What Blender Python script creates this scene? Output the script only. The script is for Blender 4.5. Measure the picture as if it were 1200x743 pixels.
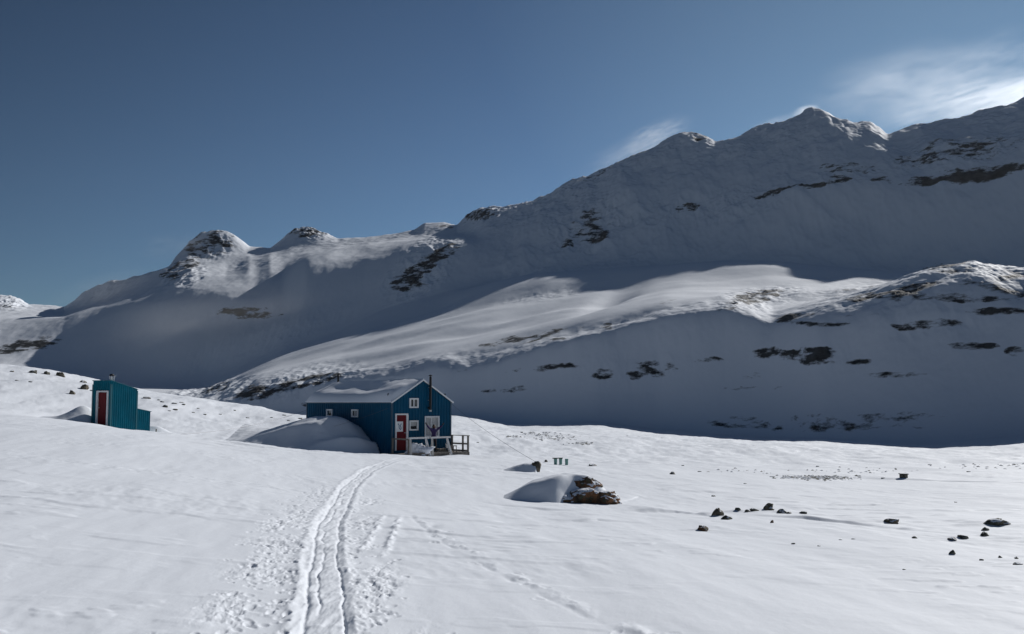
import bpy, math, random
import numpy as np
from mathutils import Vector, Matrix, noise as mnoise
S = bpy.context.scene
for o in list(bpy.data.objects): bpy.data.objects.remove(o)
COL = S.collection
R = math.radians

# ------------------------------------------------------------------ camera
F = 1200 * 35 / 36.0            # focal length in photograph pixels
HZ = 472.0                      # pixel row of the horizon
PITCH = math.atan((HZ - 371.5) / F)
EYE = 1.65
cam = bpy.data.cameras.new("camera"); cam.lens = 35; cam.sensor_width = 36
cam.clip_start = 0.1; cam.clip_end = 30000
camo = bpy.data.objects.new("camera", cam); COL.objects.link(camo)
camo.location = (0, 0, EYE); camo.rotation_euler = (math.pi/2 + PITCH, 0, 0)
S.camera = camo

# ------------------------------------------------------------------ sky, sun, exposure
SUN_AZ, SUN_EL = 40.0, 29.0     # azimuth measured from the view axis towards the right
w = bpy.data.worlds.new("World"); S.world = w; w.use_nodes = True
nt = w.node_tree; nt.nodes.clear()
sk = nt.nodes.new('ShaderNodeTexSky'); sk.sky_type = 'NISHITA'; sk.sun_disc = False
sk.sun_elevation = R(SUN_EL); sk.sun_rotation = R(SUN_AZ)
sk.altitude = 3500; sk.air_density = 1.3; sk.dust_density = 0.0; sk.ozone_density = 6.0
bg = nt.nodes.new('ShaderNodeBackground'); bg.inputs[1].default_value = 0.05
wo = nt.nodes.new('ShaderNodeOutputWorld')
tcw = nt.nodes.new('ShaderNodeTexCoord'); dt = nt.nodes.new('ShaderNodeVectorMath'); dt.operation = 'DOT_PRODUCT'
_se, _sa = R(SUN_EL), R(SUN_AZ)
dt.inputs[1].default_value = (1.203*math.sin(_sa)*math.cos(_se), 1.203*math.cos(_sa)*math.cos(_se), 1.203*math.sin(_se) - 1.784)
nt.links.new(tcw.outputs['Generated'], dt.inputs[0])
mr_ = nt.nodes.new('ShaderNodeMapRange'); mr_.inputs['From Min'].default_value = -0.0675; mr_.inputs['From Max'].default_value = 0.7325
mr_.inputs['To Min'].default_value = 0.70; mr_.inputs['To Max'].default_value = 1.5
nt.links.new(dt.outputs['Value'], mr_.inputs['Value'])
vm_ = nt.nodes.new('ShaderNodeVectorMath'); vm_.operation = 'SCALE'; nt.links.new(sk.outputs[0], vm_.inputs[0]); nt.links.new(mr_.outputs[0], vm_.inputs['Scale'])
vt_ = nt.nodes.new('ShaderNodeVectorMath'); vt_.operation = 'MULTIPLY'; 
d2_ = nt.nodes.new('ShaderNodeVectorMath'); d2_.operation = 'DOT_PRODUCT'; d2_.inputs[1].default_value = (math.sin(_sa)*math.cos(_se), math.cos(_sa)*math.cos(_se), math.sin(_se))
nt.links.new(tcw.outputs['Generated'], d2_.inputs[0])
m2_ = nt.nodes.new('ShaderNodeMapRange'); m2_.inputs['From Min'].default_value = 0.78; m2_.inputs['From Max'].default_value = 0.95; nt.links.new(d2_.outputs['Value'], m2_.inputs['Value'])
mt_ = nt.nodes.new('ShaderNodeMix'); mt_.data_type = 'RGBA'; mt_.inputs['A'].default_value = (.95, .95, .90, 1); mt_.inputs['B'].default_value = (1.62, 1.40, 1.08, 1)   # pale glow round the sun
nt.links.new(m2_.outputs[0], mt_.inputs['Factor']); nt.links.new(mt_.outputs['Result'], vt_.inputs[1])
nt.links.new(vm_.outputs[0], vt_.inputs[0]); nt.links.new(vt_.outputs[0], bg.inputs[0]); nt.links.new(bg.outputs[0], wo.inputs[0])
sl = bpy.data.lights.new("sun", 'SUN'); sl.energy = 5.0; sl.angle = R(0.5); sl.color = (1.0, 0.975, 0.94)
so = bpy.data.objects.new("sun", sl); COL.objects.link(so)
sdir = Vector((math.sin(R(SUN_AZ))*math.cos(R(SUN_EL)), math.cos(R(SUN_AZ))*math.cos(R(SUN_EL)), math.sin(R(SUN_EL))))
so.rotation_euler = sdir.to_track_quat('Z', 'Y').to_euler(); so.location = (0, 0, 500)
S.view_settings.view_transform = 'Standard'; S.view_settings.look = 'None'
S.view_settings.exposure = -0.24; S.view_settings.gamma = 1.0

# ------------------------------------------------------------------ helpers
cp_, sp_ = math.cos(PITCH), math.sin(PITCH)
def ae(px, py):
    """pixel -> (X/Y, (Z-eye)/Y)"""
    u = (np.asarray(px, float) - 600) / F; v = (371.5 - np.asarray(py, float)) / F
    d = cp_ - v * sp_
    return u / d, (sp_ + v * cp_) / d
def topix(X, Y, Z):
    Z = Z - EYE
    dep = Y * cp_ + Z * sp_; up = -Y * sp_ + Z * cp_
    return 600 + F * X / dep, 371.5 - F * up / dep
def at(px, py, Y):
    a, e = ae(px, py); return Vector((float(a) * Y, Y, EYE + float(e) * Y))

def _hash(ix, iy, seed):
    h = (ix.astype(np.int64) * 374761393 + iy.astype(np.int64) * 668265263 + seed * 1442695041) & 0x7fffffff
    h = ((h ^ (h >> 13)) * 1274126177) & 0x7fffffff
    h = ((h ^ (h >> 16)) * 668265263) & 0x7fffffff
    return (h ^ (h >> 15)) & 0xffff
def perlin(x, y, seed=0):
    x0 = np.floor(x); y0 = np.floor(y); fx = x - x0; fy = y - y0
    u = fx*fx*fx*(fx*(fx*6-15)+10); v = fy*fy*fy*(fy*(fy*6-15)+10)
    def g(ix, iy, dx, dy):
        an = _hash(ix, iy, seed) * (2*math.pi/65536.0)
        return np.cos(an)*dx + np.sin(an)*dy
    a = g(x0, y0, fx, fy); b = g(x0+1, y0, fx-1, fy)
    c = g(x0, y0+1, fx, fy-1); d = g(x0+1, y0+1, fx-1, fy-1)
    return ((a*(1-u)+b*u)*(1-v) + (c*(1-u)+d*u)*v) * 1.5
def fbm(x, y, n=5, seed=0, gain=0.5, lac=2.03):
    r = np.zeros_like(x); A = 1.0
    for i in range(n):
        r += A * perlin(x + 17.3*i, y - 9.1*i, seed + i); A *= gain; x = x*lac; y = y*lac
    return r
def ridged(x, y, n=5, seed=0, gain=0.5):
    r = np.zeros_like(x); A = 1.0
    for i in range(n):
        r += A * (1 - 2*np.abs(perlin(x + 7.7*i, y + 3.1*i, seed + i))); A *= gain; x = x*2.1; y = y*2.1
    return r
def sstep(a, b, x):
    t = np.clip((x - a) / (b - a), 0, 1); return t*t*(3-2*t)

# ------------------------------------------------------------------ materials
def mat(name, col, rough=0.6, metal=0.0, spec=0.5, bump=None, var=None):
    m = bpy.data.materials.new(name); m.use_nodes = True
    t = m.node_tree; b = t.nodes['Principled BSDF']
    b.inputs['Base Color'].default_value = (*col, 1); b.inputs['Roughness'].default_value = rough
    b.inputs['Metallic'].default_value = metal; b.inputs['Specular IOR Level'].default_value = spec
    tc = t.nodes.new('ShaderNodeTexCoord')
    if var:
        sc, amt = var
        n = t.nodes.new('ShaderNodeTexNoise'); n.inputs['Scale'].default_value = sc; n.inputs['Detail'].default_value = 6
        t.links.new(tc.outputs['Object'], n.inputs['Vector'])
        r = t.nodes.new('ShaderNodeValToRGB')
        r.color_ramp.elements[0].position = 0.3; r.color_ramp.elements[1].position = 0.7
        r.color_ramp.elements[0].color = (*[c*(1-amt) for c in col], 1)
        r.color_ramp.elements[1].color = (*[min(1, c*(1+amt)) for c in col], 1)
        t.links.new(n.outputs['Fac'], r.inputs[0]); t.links.new(r.outputs[0], b.inputs['Base Color'])
    if bump:
        sc, st, ds = bump
        n = t.nodes.new('ShaderNodeTexNoise'); n.inputs['Scale'].default_value = sc; n.inputs['Detail'].default_value = 8
        t.links.new(tc.outputs['Object'], n.inputs['Vector'])
        bn = t.nodes.new('ShaderNodeBump'); bn.inputs['Strength'].default_value = st; bn.inputs['Distance'].default_value = ds
        t.links.new(n.outputs['Fac'], bn.inputs['Height']); t.links.new(bn.outputs[0], b.inputs['Normal'])
    return m

SNOWC = (0.765, 0.80, 0.86)
def terrain_mat(name, scales, rockscale, rockcol, bumps, thr=0.5):
    """snow with rock showing where the per-vertex attribute says the ground is bare"""
    m = bpy.data.materials.new(name); m.use_nodes = True
    t = m.node_tree; N = t.nodes; L = t.links; b = N['Principled BSDF']
    b.inputs['Roughness'].default_value = 0.75; b.inputs['Specular IOR Level'].default_value = 0.25
    geo = N.new('ShaderNodeNewGeometry')
    at_ = N.new('ShaderNodeAttribute'); at_.attribute_name = 'rock'
    mp = N.new('ShaderNodeMapping'); mp.inputs['Scale'].default_value = scales
    L.new(geo.outputs['Position'], mp.inputs['Vector'])
    n1 = N.new('ShaderNodeTexNoise'); n1.inputs['Scale'].default_value = rockscale; n1.inputs['Detail'].default_value = 12
    n1.inputs['Roughness'].default_value = 0.66
    L.new(mp.outputs[0], n1.inputs['Vector'])
    ad = N.new('ShaderNodeMath'); ad.operation = 'MULTIPLY_ADD'; ad.inputs[1].default_value = 3.4
    L.new(n1.outputs['Fac'], ad.inputs[0]); 
    sh = N.new('ShaderNodeMath'); sh.operation = 'SUBTRACT'; sh.inputs[1].default_value = 1.7 + thr
    L.new(at_.outputs['Fac'], sh.inputs[0]); L.new(sh.outputs[0], ad.inputs[2])
    mr = N.new('ShaderNodeMapRange'); mr.inputs['From Min'].default_value = -0.10; mr.inputs['From Max'].default_value = 0.24
    gt = N.new('ShaderNodeMapRange'); gt.inputs['From Min'].default_value = 0.02; gt.inputs['From Max'].default_value = 0.30; gt.inputs['To Min'].default_value = -1.2; gt.inputs['To Max'].default_value = 0
    L.new(at_.outputs['Fac'], gt.inputs['Value']); ga = N.new('ShaderNodeMath'); L.new(ad.outputs[0], ga.inputs[0]); L.new(gt.outputs[0], ga.inputs[1]); L.new(ga.outputs[0], mr.inputs['Value'])
    n2 = N.new('ShaderNodeTexNoise'); n2.inputs['Scale'].default_value = rockscale*2.7; n2.inputs['Detail'].default_value = 8
    L.new(geo.outputs['Position'], n2.inputs['Vector'])
    rr = N.new('ShaderNodeValToRGB'); e = rr.color_ramp.elements
    e[0].position = 0.32; e[0].color = (*[c*0.35 for c in rockcol], 1); e[1].position = 0.68; e[1].color = (*[c*1.5 for c in rockcol], 1)
    L.new(n2.outputs['Fac'], rr.inputs[0])
    mx = N.new('ShaderNodeMix'); mx.data_type = 'RGBA'
    mx.inputs['A'].default_value = (*SNOWC, 1)
    L.new(mr.outputs[0], mx.inputs['Factor']); L.new(rr.outputs[0], mx.inputs['B']); L.new(mx.outputs['Result'], b.inputs['Base Color'])
    last = None
    for (sc3, sc, st, ds) in bumps:
        mp2 = N.new('ShaderNodeMapping'); mp2.inputs['Scale'].default_value = sc3
        mp2.inputs['Rotation'].default_value = (0, 0, R(18))
        L.new(geo.outputs['Position'], mp2.inputs['Vector'])
        nn = N.new('ShaderNodeTexNoise'); nn.inputs['Scale'].default_value = sc; nn.inputs['Detail'].default_value = 7
        L.new(mp2.outputs[0], nn.inputs['Vector'])
        bn = N.new('ShaderNodeBump'); bn.inputs['Strength'].default_value = st; bn.inputs['Distance'].default_value = ds
        L.new(nn.outputs['Fac'], bn.inputs['Height'])
        if last: L.new(last.outputs[0], bn.inputs['Normal'])
        last = bn
    bn = N.new('ShaderNodeBump'); bn.inputs['Distance'].default_value = 0.12/rockscale
    L.new(mr.outputs[0], bn.inputs['Strength']); L.new(n1.outputs['Fac'], bn.inputs['Height'])
    if last: L.new(last.outputs[0], bn.inputs['Normal'])
    L.new(bn.outputs[0], b.inputs['Normal'])
    return m

# ------------------------------------------------------------------ terrain
def interp_a(a, pts, smooth=0):
    """pts (px, value) -> value at ratio a (px read at the horizon row)"""
    xs = np.array([(p[0]-600)/F*1.0037 for p in pts]); vs = np.array([p[1] for p in pts], float)
    return np.interp(a, xs, vs)
def curve(a, pts):
    """pts (px,py,Y) -> e(a), Y(a)"""
    A, E = ae([p[0] for p in pts], [p[1] for p in pts])
    return np.interp(a, A, E), np.interp(a, A, np.array([p[2] for p in pts], float))
def smooth1(v, n):
    if n < 1: return v
    k = np.hanning(2*n+3)[1:-1]; k /= k.sum()
    return np.convolve(np.pad(v, n, mode='edge'), k, mode='valid')

pxs = np.concatenate([600 - 630 - np.geomspace(4, 2600, 110)[::-1], np.arange(-30, 1231, 1.15), 1231 + np.geomspace(4, 3400, 170)])
a = (pxs - 600) / F
NC = len(a)
def zn(pts): return smooth1(interp_a(a, pts), 70)
# near ground: heights relative to the eye at fixed depths
near = [
 (0.8, zn([(-2600,-1.6),(3800,-1.7)])),
 (6,   zn([(-2600,-1.1),(-600,-1.4),(0,-1.60),(300,-1.69),(600,-1.75),(1200,-1.79),(3800,-1.7)])),
 (8,   zn([(-2600,-0.9),(-600,-1.3),(0,-1.58),(300,-1.72),(600,-1.8),(1200,-1.85),(3800,-1.7)])),
 (25,  zn([(-2600,1),(-600,-0.6),(0,-1.25),(145,-1.5),(300,-1.90),(460,-2.25),(600,-2.42),(800,-2.58),(1000,-2.6),(1200,-2.5),(1800,-2.3),(3800,0)])),
 (45,  zn([(-2600,4),(-600,0.8),(0,-0.58),(110,-1.0),(180,-1.34),(300,-1.87),(440,-2.36),(480,-2.43),(600,-2.62),(700,-2.85),(800,-3.0),(1000,-3.1),(1200,-2.95),(1800,-2.6),(3800,3)])),
 (60,  zn([(-2600,6),(-600,1.6),(0,-0.40),(110,-1.5),(200,-2.0),(300,-2.75),(400,-3.1),(480,-3.1),(600,-3.3),(800,-3.6),(1000,-3.75),(1200,-3.5),(1800,-2.9),(3800,5)])),
 (95,  zn([(-2600,14),(-600,7),(0,3.60),(50,3.15),(100,2.5),(165,1.2),(200,0.75),(300,-0.45),(360,-1.25),(460,-1.9),(530,-2.4),(600,-3.1),(700,-3.5),(800,-3.9),(1000,-4.3),(1080,-4.6),(1130,-4.4),(1200,-3.8),(1400,-2),(3800,10)])),
 (140, zn([(-2600,14),(-600,6),(0,1.2),(200,-2.5),(360,-4.2),(460,-4.2),(530,-3.6),(600,-4.0),(770,-4.9),(1000,-6.2),(1100,-7.8),(1200,-7.4),(1400,-5),(3800,20)])),
]
def C(pts, s=12):
    e, Y = curve(a, pts); return smooth1(Y, max(s, 12)), smooth1(e, s)
layers = []
def L(pts, s=12): Yk, ek = C(pts, s); layers.append((Yk, ek*Yk))
# foot of the slopes
L([(-2600,470,500),(-400,478,700),(0,484,830),(230,486,800),(300,487,770),(440,487,735),(500,486,705),(530,487,690),(560,491,680),(600,498,665),(700,497,632),(770,505,630),(900,512,590),(960,513,540),(1030,518,510),(1100,522,490),(1200,515,470),(1400,500,380),(1800,470,280),(3800,400,260)])
# shoulder where the slope steepens / right hill crest
L([(-2600,450,700),(-400,455,800),(0,455,880),(120,470,880),(220,476,840),(262,466,830),(300,455,820),(400,436,800),(500,421,765),(580,408,742),(680,384,722),(780,361,712),(850,350,705),(905,366,690),(960,350,660),(1010,338,650),(1060,325,640),(1100,317,635),(1140,310,630),(1170,314,620),(1200,318,610),(1260,300,590),(1350,260,560),(1500,215,500),(1800,150,460),(2400,100,430),(3800,60,420)], 9)
# dip behind it
L([(-2600,440,760),(0,446,1100),(150,464,1100),(230,467,1000),(262,456,950),(300,443,900),(400,428,880),(500,406,850),(680,366,820),(780,347,800),(850,346,780),(905,358,755),(960,352,750),(1060,338,745),(1140,330,740),(1200,338,720),(1350,300,680),(1500,260,640),(3800,150,560)])
# glacier shelf
L([(-2600,425,1100),(0,438,1130),(150,458,1150),(240,457,1150),(320,425,1120),(400,404,1080),(500,380,1060),(580,362,1040),(640,350,1040),(720,344,1020),(800,333,1000),(900,330,960),(1000,332,940),(1070,330,930),(1200,335,900),(1500,280,860),(3800,180,800)])
# upper edge of the shelf
L([(-2600,420,1340),(0,432,1280),(150,452,1280),(240,450,1280),(300,424,1270),(330,410,1270),(400,386,1300),(450,362,1330),(520,345,1310),(580,332,1270),(640,320,1220),(730,311,1200),(900,306,1150),(1000,313,1110),(1070,318,1070),(1200,323,1000),(1500,270,980),(3800,150,900)])
L([(-2600,418,1350),(0,430,1300),(150,450,1300),(240,448,1300),(300,420,1290),(330,405,1290),(400,380,1320),(450,357,1340),(520,341,1325),(580,332,1310),(640,323,1290),(730,315,1270),(900,310,1220),(1000,317,1180),(1070,322,1140),(1200,327,1070),(1500,271,985),(3800,150,905)])
# lip of the left plateau / lower cliffs of the massif
L([(-2600,350,1600),(-100,362,1560),(0,374,1540),(75,372,1520),(150,352,1510),(195,352,1460),(225,352,1440),(260,352,1430),(300,350,1430),(332,338,1440),(360,312,1465),(385,304,1480),(420,301,1485),(455,298,1470),(500,290,1450),(545,287,1440),(565,290,1425),(620,292,1400),(700,270,1400),(800,246,1390),(900,226,1350),(1000,213,1310),(1100,203,1260),(1200,187,1210),(1500,150,1080),(3800,100,980)], 6)
# plateau floor / upper face
L([(-2600,340,1750),(-100,356,1720),(0,364,1700),(75,367,1680),(150,340,1640),(200,322,1620),(225,303,1700),(260,296,1740),(300,297,1760),(340,292,1750),(380,289,1740),(430,284,1720),(500,278,1680),(548,273,1620),(566,270,1500),(640,246,1490),(700,232,1480),(760,198,1510),(800,190,1500),(850,188,1470),(900,182,1440),(960,178,1400),(1000,176,1385),(1060,172,1370),(1100,164,1350),(1200,150,1290),(1500,110,1130),(3800,50,1040)], 6)
# skyline
L([(-2600,330,2300),(-200,345,2300),(-40,362,2300),(-15,350,2300),(8,351,2300),(16,352,2300),(32,362,2260),(75,364,2100),(95,345,1800),(125,331,1730),(165,324,1700),(198,313,1680),(206,303,1760),(218,290,1780),(235,275,1790),(248,271,1790),(266,272,1790),(280,280,1800),(292,289,1820),(317,291,1850),(332,279,1860),(345,270,1860),(360,268,1860),(378,272,1860),(396,281,1860),(440,279,1860),(486,272,1860),(497,264,1860),(520,262,1860),(535,266,1840),(548,252,1800),(560,245,1760),(575,244,1700),(600,243,1640),(615,238,1630),(640,230,1625),(665,214,1620),(700,205,1620),(730,193,1625),(745,181,1630),(775,165,1640),(800,152,1640),(812,151,1640),(828,158,1630),(838,168,1620),(860,163,1610),(900,148,1590),(930,140,1570),(948,131,1570),(962,132,1570),(978,142,1560),(1000,145,1550),(1020,143,1540),(1030,150,1535),(1040,159,1520),(1055,155,1510),(1080,148,1500),(1100,145,1490),(1150,133,1470),(1175,127,1450),(1200,120,1440),(1300,92,1370),(1500,60,1270),(1800,10,1180),(2400,-40,1120),(3800,-100,1100)], 2)
Yl, zl = layers[-1]
layers.append((Yl*1.10, zl - 0.10*Yl*0.75)); layers.append((Yl*1.5, zl*0 - 0.06*Yl))
K = [(np.full(NC, d), z) for d, z in near] + layers
# convex brow just below the shoulder: the top of the slope lies back before it drops away
_yf, _zf = layers[0]; _ys, _zs = layers[1]
_bw = np.interp(a, [(p-600)/F for p in (200, 420, 560, 850, 950, 1200, 1500)], [30, 34, 34, 36, 52, 56, 60])
_brow = (_ys - np.minimum(_bw, .45*(_ys-_yf)), None)
_brow = (_brow[0], _zs - (_ys-_brow[0])*np.interp(a, [(p-600)/F for p in (400, 850, 1000)], [.27, .27, .34]))
K.insert(9, _brow)
KY = np.array([k[0] for k in K]); KZ = np.array([k[1] for k in K])
for i in range(8, len(KY)): KY[i] = np.maximum(KY[i], KY[i-1] + 5)
rows = [30, 60, 310, 170, 60, 70, 50, 70, 130, 90, 50, 110, 90, 25, 120, 120, 110, 12, 6]
# monotone cubic slopes
h = np.diff(KY, axis=0); d = np.diff(KZ, axis=0) / h
m = np.zeros_like(KZ)
w1 = 2*h[1:] + h[:-1]; w2 = h[1:] + 2*h[:-1]
with np.errstate(divide='ignore', invalid='ignore'):
    mm = (w1 + w2) / (w1 / d[:-1] + w2 / d[1:])
m[1:-1] = np.where(d[:-1]*d[1:] > 0, mm, 0); m[0] = d[0]; m[-1] = d[-1]
m[1:8] = (h[:7]*d[1:8] + h[1:8]*d[:7])/(h[:7]+h[1:8])
# gentler-than-monotone through the near field
YY = []; ZZ = []; TT = []
for i, n in enumerate(rows):
    tt = np.linspace(0, 1, n, endpoint=False)
    if i == len(rows)-1: tt = np.linspace(0, 1, n+1)
    for t in tt:
        if i < 7: Yr = KY[i]*(KY[i+1]/KY[i])**t
        else: Yr = KY[i] + h[i]*t
        s = (Yr - KY[i]) / h[i]
        z = ((1+2*s)*(1-s)**2)*KZ[i] + s*(1-s)**2*h[i]*m[i] + s*s*(3-2*s)*KZ[i+1] + s*s*(s-1)*h[i]*m[i+1]
        YY.append(Yr); ZZ.append(z); TT.append(np.full(NC, i + t))
GY = np.array(YY); GZ = np.array(ZZ); GT = np.array(TT) - 1
GT = np.where(GT <= 7, GT, np.where(GT <= 9, 7 + (GT-7)/2, GT - 1))
GX = a[None, :] * GY
PX, PY = topix(GX, GY, GZ + EYE)
def blob(lst):
    """soft ellipses in photograph terms, given as px,py,rx,ry,strength,angle: where bare rock shows on the slopes"""
    r = np.zeros_like(GZ)
    for (x, y, rx, ry, s, an) in lst:
        c, q = math.cos(R(an)), math.sin(R(an)); dx = PX - x; dy = PY - y
        u = (dx*c - dy*q) / rx; v = (dx*q + dy*c) / ry
        r = np.maximum(r, s*np.clip(1.25 - (u*u+v*v)**0.75, 0, 1))
    return r
#@NOISE
far = GT >= 6
base = sstep(6.4, 7.2, GT)
# long swells and wind-shaped hollows
A1 = np.where(far, base, 0)
Xk, Yk_ = GX/1000, GY/1000
edge = sstep(16.3, 14.6, GT)
shelf = np.clip(sstep(8.0, 8.6, GT) * sstep(11.0, 10.3, GT), 0, 1)
mass = sstep(11.6, 12.4, GT)*(.22+.78*sstep(520, 640, PX))
hillface = sstep(7.0, 7.4, GT)*sstep(8.3, 7.9, GT)
GZ += A1 * edge * (3.0*fbm(Xk*6, Yk_*6, 3, 3, 0.4) )
GZ += shelf * (3.2*fbm(Xk*4.5+Yk_*3, Yk_*8, 2, 21) + 0.35*fbm(Xk*16 + 3*Yk_, Yk_*20, 2, 22))
GZ += mass*edge * (8.0*ridged(Xk*6, Yk_*4, 4, 31, 0.42) - 7 + 3.4*fbm(Xk*22, Yk_*14, 4, 33, .55))
GZ += hillface * (3.0*fbm(Xk*16, Yk_*9, 4, 5) + 0.6*fbm(Xk*70, Yk_*60, 4, 8))
def dip(x, y, rx, ry, an, dep):
    c, q = math.cos(R(an)), math.sin(R(an)); dx = PX-x; dy = PY-y; u = (dx*c-dy*q)/rx; v = (dx*q+dy*c)/ry
    return -dep*np.exp(-(u*u+v*v)**1.2)
shelfm = (GT > 7.6) & (GT < 11)
GZ += shelfm*(dip(715,350,40,7,22,6) + dip(610,366,50,4,16,3) + dip(470,400,80,5,12,2.4) + dip(430,424,80,5,12,2.4) + dip(730,374,60,3,16,2) + dip(560,385,80,4,12,2))
ridge_ = sstep(13.2, 14.6, GT)*sstep(16.2, 15.0, GT)
GZ += ridge_*(2.2*ridged(Xk*26, Yk_*26, 5, 37, .6) - 2.0)*(.35+.65*sstep(-.2,.5,fbm(Xk*3, Yk_*3, 2, 38)))
rough = blob([(690,262,60,35,1,20),(860,238,110,22,.8,10),(760,250,60,22,.6,0),(560,250,50,10,1,0),(640,225,60,12,.5,25),(990,205,60,14,.7,5),(1120,180,110,22,1,8),
   (240,285,36,20,1,0),(358,272,34,10,1,0),(10,355,26,10,1,0),(300,365,60,20,.3,5),(215,325,30,14,.7,20),(495,315,55,28,1.1,35),(350,450,90,16,1,12),(250,458,60,12,.9,10),
   (1130,322,90,20,.9,0),(1080,350,140,22,.7,0),(890,350,60,14,.9,8),(950,418,80,18,1,0),(740,438,90,22,.8,0),(1110,385,90,16,.8,0),(300,400,120,22,.4,20),(640,345,60,8,.25,10)])
sc = GY/1000
GZ += far * rough * sc * (2.2*(ridged(Xk*38, Yk_*26, 5, 41, 0.55)-0.9) + 1.6*fbm(Xk*12, Yk_*10, 2, 43))
rocks_list = [(1150,202,62,9,1.25,9),(1090,210,40,8,1.05,8),(1035,211,24,5,.8,0),(940,222,66,5,.85,8),(985,211,16,6,.8,0),(1120,178,110,16,.52,8),(990,197,60,9,.45,0),
   (665,281,10,6,1.0,20),(700,272,20,12,.85,0),(805,243,17,5,1.0,20),(690,262,40,26,.45,0),
   (240,285,34,24,.72,20),(212,315,30,11,.95,25),(250,285,40,20,.62,0),(360,272,26,7,.95,0),(10,360,16,6,.6,0),(292,368,42,8,.9,0),(30,406,48,9,.95,8),
   (487,318,42,12,1.15,32),(520,297,22,9,1.05,25),(478,335,28,8,.75,0),(560,250,28,7,.85,0),(700,204,30,3,.5,20),(520,264,16,3,.6,0),
   (300,457,30,8,.95,10),(352,447,48,8,.95,12),(390,440,18,6,.8,12),(255,455,26,9,.6,20),(820,158,14,8,.7,0),
   (950,419,44,9,1.1,0),(962,410,26,5,1.0,0),(898,416,22,8,.92,0),(1005,424,20,5,.8,0),(708,443,20,9,.85,0),(768,434,30,13,.85,0),(745,443,14,8,.7,0),
   (1098,381,38,6,.95,0),(1060,384,20,4,.7,0),(1190,415,14,7,1.1,0),(1140,408,36,6,.8,0),(1130,318,62,10,.72,0),(1180,325,40,8,.6,0),(1100,337,80,8,.6,0),(1030,346,40,5,.75,8),
   (885,350,42,8,.8,8),(905,347,14,6,.9,0),(850,362,26,4,.6,10),(935,372,40,5,.6,10),(640,390,60,5,.62,14),(585,400,30,4,.7,14),(715,380,12,5,.8,0),(780,355,20,3,.6,8),(600,455,60,5,.55,0),
   (640,432,60,6,.5,0),(820,425,40,8,.6,0),(1180,345,40,6,.7,0),(1170,368,50,6,.6,0),(1000,495,160,16,.50,0),(1090,340,150,14,.55,4),(960,380,60,4,.7,0),(1010,372,40,4,.6,0),(830,300,1,1,.1,0),(880,440,40,5,.5,0),(1060,440,60,5,.5,0),(1120,352,110,8,.6,0),(655,395,14,4,.9,10),(712,384,8,4,1.1,0),(880,455,60,4,.45,0),(560,425,40,4,.5,10),(420,470,60,5,.5,0),(375,472,30,4,.55,0),(870,495,60,12,.4,0)]
ROCK = (np.maximum(np.minimum(blob(rocks_list)*0.9, 0.70), blob([(1145,203,70,7,1.25,9),(1090,212,30,6,1.0,8),(955,418,30,6,.9,0),(930,224,50,3,.9,8)])) - 0.08*(blob([(240,285,60,40,1,0),(358,272,30,12,1,0),(1120,330,120,30,1,0)])>0)) * far
# near field: wind crust, swells
nf = sstep(7.4, 6.0, GT)
nearw = sstep(0, 12, GY)
sas = fbm(GX*0.55 + GY*0.10, GY*0.13 - GX*.03, 4, 60)
GZ += nf * (0.05*fbm(GX*0.12, GY*0.09, 3, 51)*(0.4+GY/30.) + 0.022*sas + 0.010*fbm(GX*2.4+GY*.5, GY*1.1, 3, 66)*sstep(-.1,.5,fbm(GX*.2,GY*.2,2,67)))
far_near = sstep(30, 80, GY)*nf
GZ += far_near*(0.16*fbm(GX*0.16, GY*0.07, 4, 71) + 0.05*fbm(GX*0.8, GY*0.3, 3, 72))

yrow = GY[:, 600].copy(); nrow = int(np.argmax(GT[:, 0] >= 6))
def locate(px, py):
    """the point of the near ground that lies under this point of the photograph"""
    aa, ee = ae(px, py); c = int(np.argmin(np.abs(a - aa)))
    r = np.nonzero(GZ[:nrow, c]/GY[:nrow, c] > float(ee))[0]
    r = r[0] if len(r) else nrow - 1
    return Vector((float(aa)*GY[r, c], float(GY[r, c]), float(GZ[r, c]) + EYE))
def ground_z(X, Y):
    c = int(np.clip(np.searchsorted(a, X/Y), 1, NC-1)); r = int(np.clip(np.searchsorted(yrow, Y), 1, nrow-1))
    return float(GZ[r, c]) + EYE
def pathfn(pts):
    P = [locate(*p) for p in pts]; P.sort(key=lambda v: v.y)
    return np.array([v.y for v in P]), np.array([v.x for v in P])
rs = np.random.RandomState(5)
near_sl = slice(0, nrow)
X_, Y_ = GX[near_sl], GY[near_sl]
tr1 = pathfn([(377,760),(378,742),(380,700),(379,657),(384,615),(397,594),(407,572),(431,551),(452,543),(470,538)])
def lateral(tr, w=0):
    xc = np.interp(Y_[:, 0], *tr); xc = smooth1(xc, 8)
    sl_ = np.gradient(xc, Y_[:, 0]); cs = 1/np.sqrt(1+sl_**2)
    return (X_ - xc[:, None])*cs[:, None]
s1 = lateral(tr1)
fade = sstep(48, 30, Y_) 
wob = 0.03*perlin(Y_*1.1, Y_*0+3.3, 9) + 0.012*perlin(Y_*4, Y_*0+1.3, 19)
G = np.zeros_like(X_)
tex = fbm(X_*6, Y_*2.2, 4, 91)
G -= fade*0.011*sstep(0.26, 0.17, np.abs(s1+wob+.02*tex))*(1+.25*tex)
G += fade*0.012*np.exp(-((np.abs(s1+wob)-0.27)/0.06)**2)*(1+.9*tex)
G += fade*0.010*sstep(0.30, 0.15, np.abs(s1))*fbm(X_*9, Y_*2.0, 4, 93)
G -= fade*0.019*np.exp(-((s1+wob+.012*tex-0.160)/0.013)**2)*(.6+.4*sstep(-.4,.4,perlin(Y_*1.7,Y_*0+8,33)))
G -= fade*0.018*np.exp(-((s1-1.6*wob+0.03)/0.014)**2)*sstep(-.5,.3,perlin(Y_*0.8, Y_*0, 77))
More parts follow.
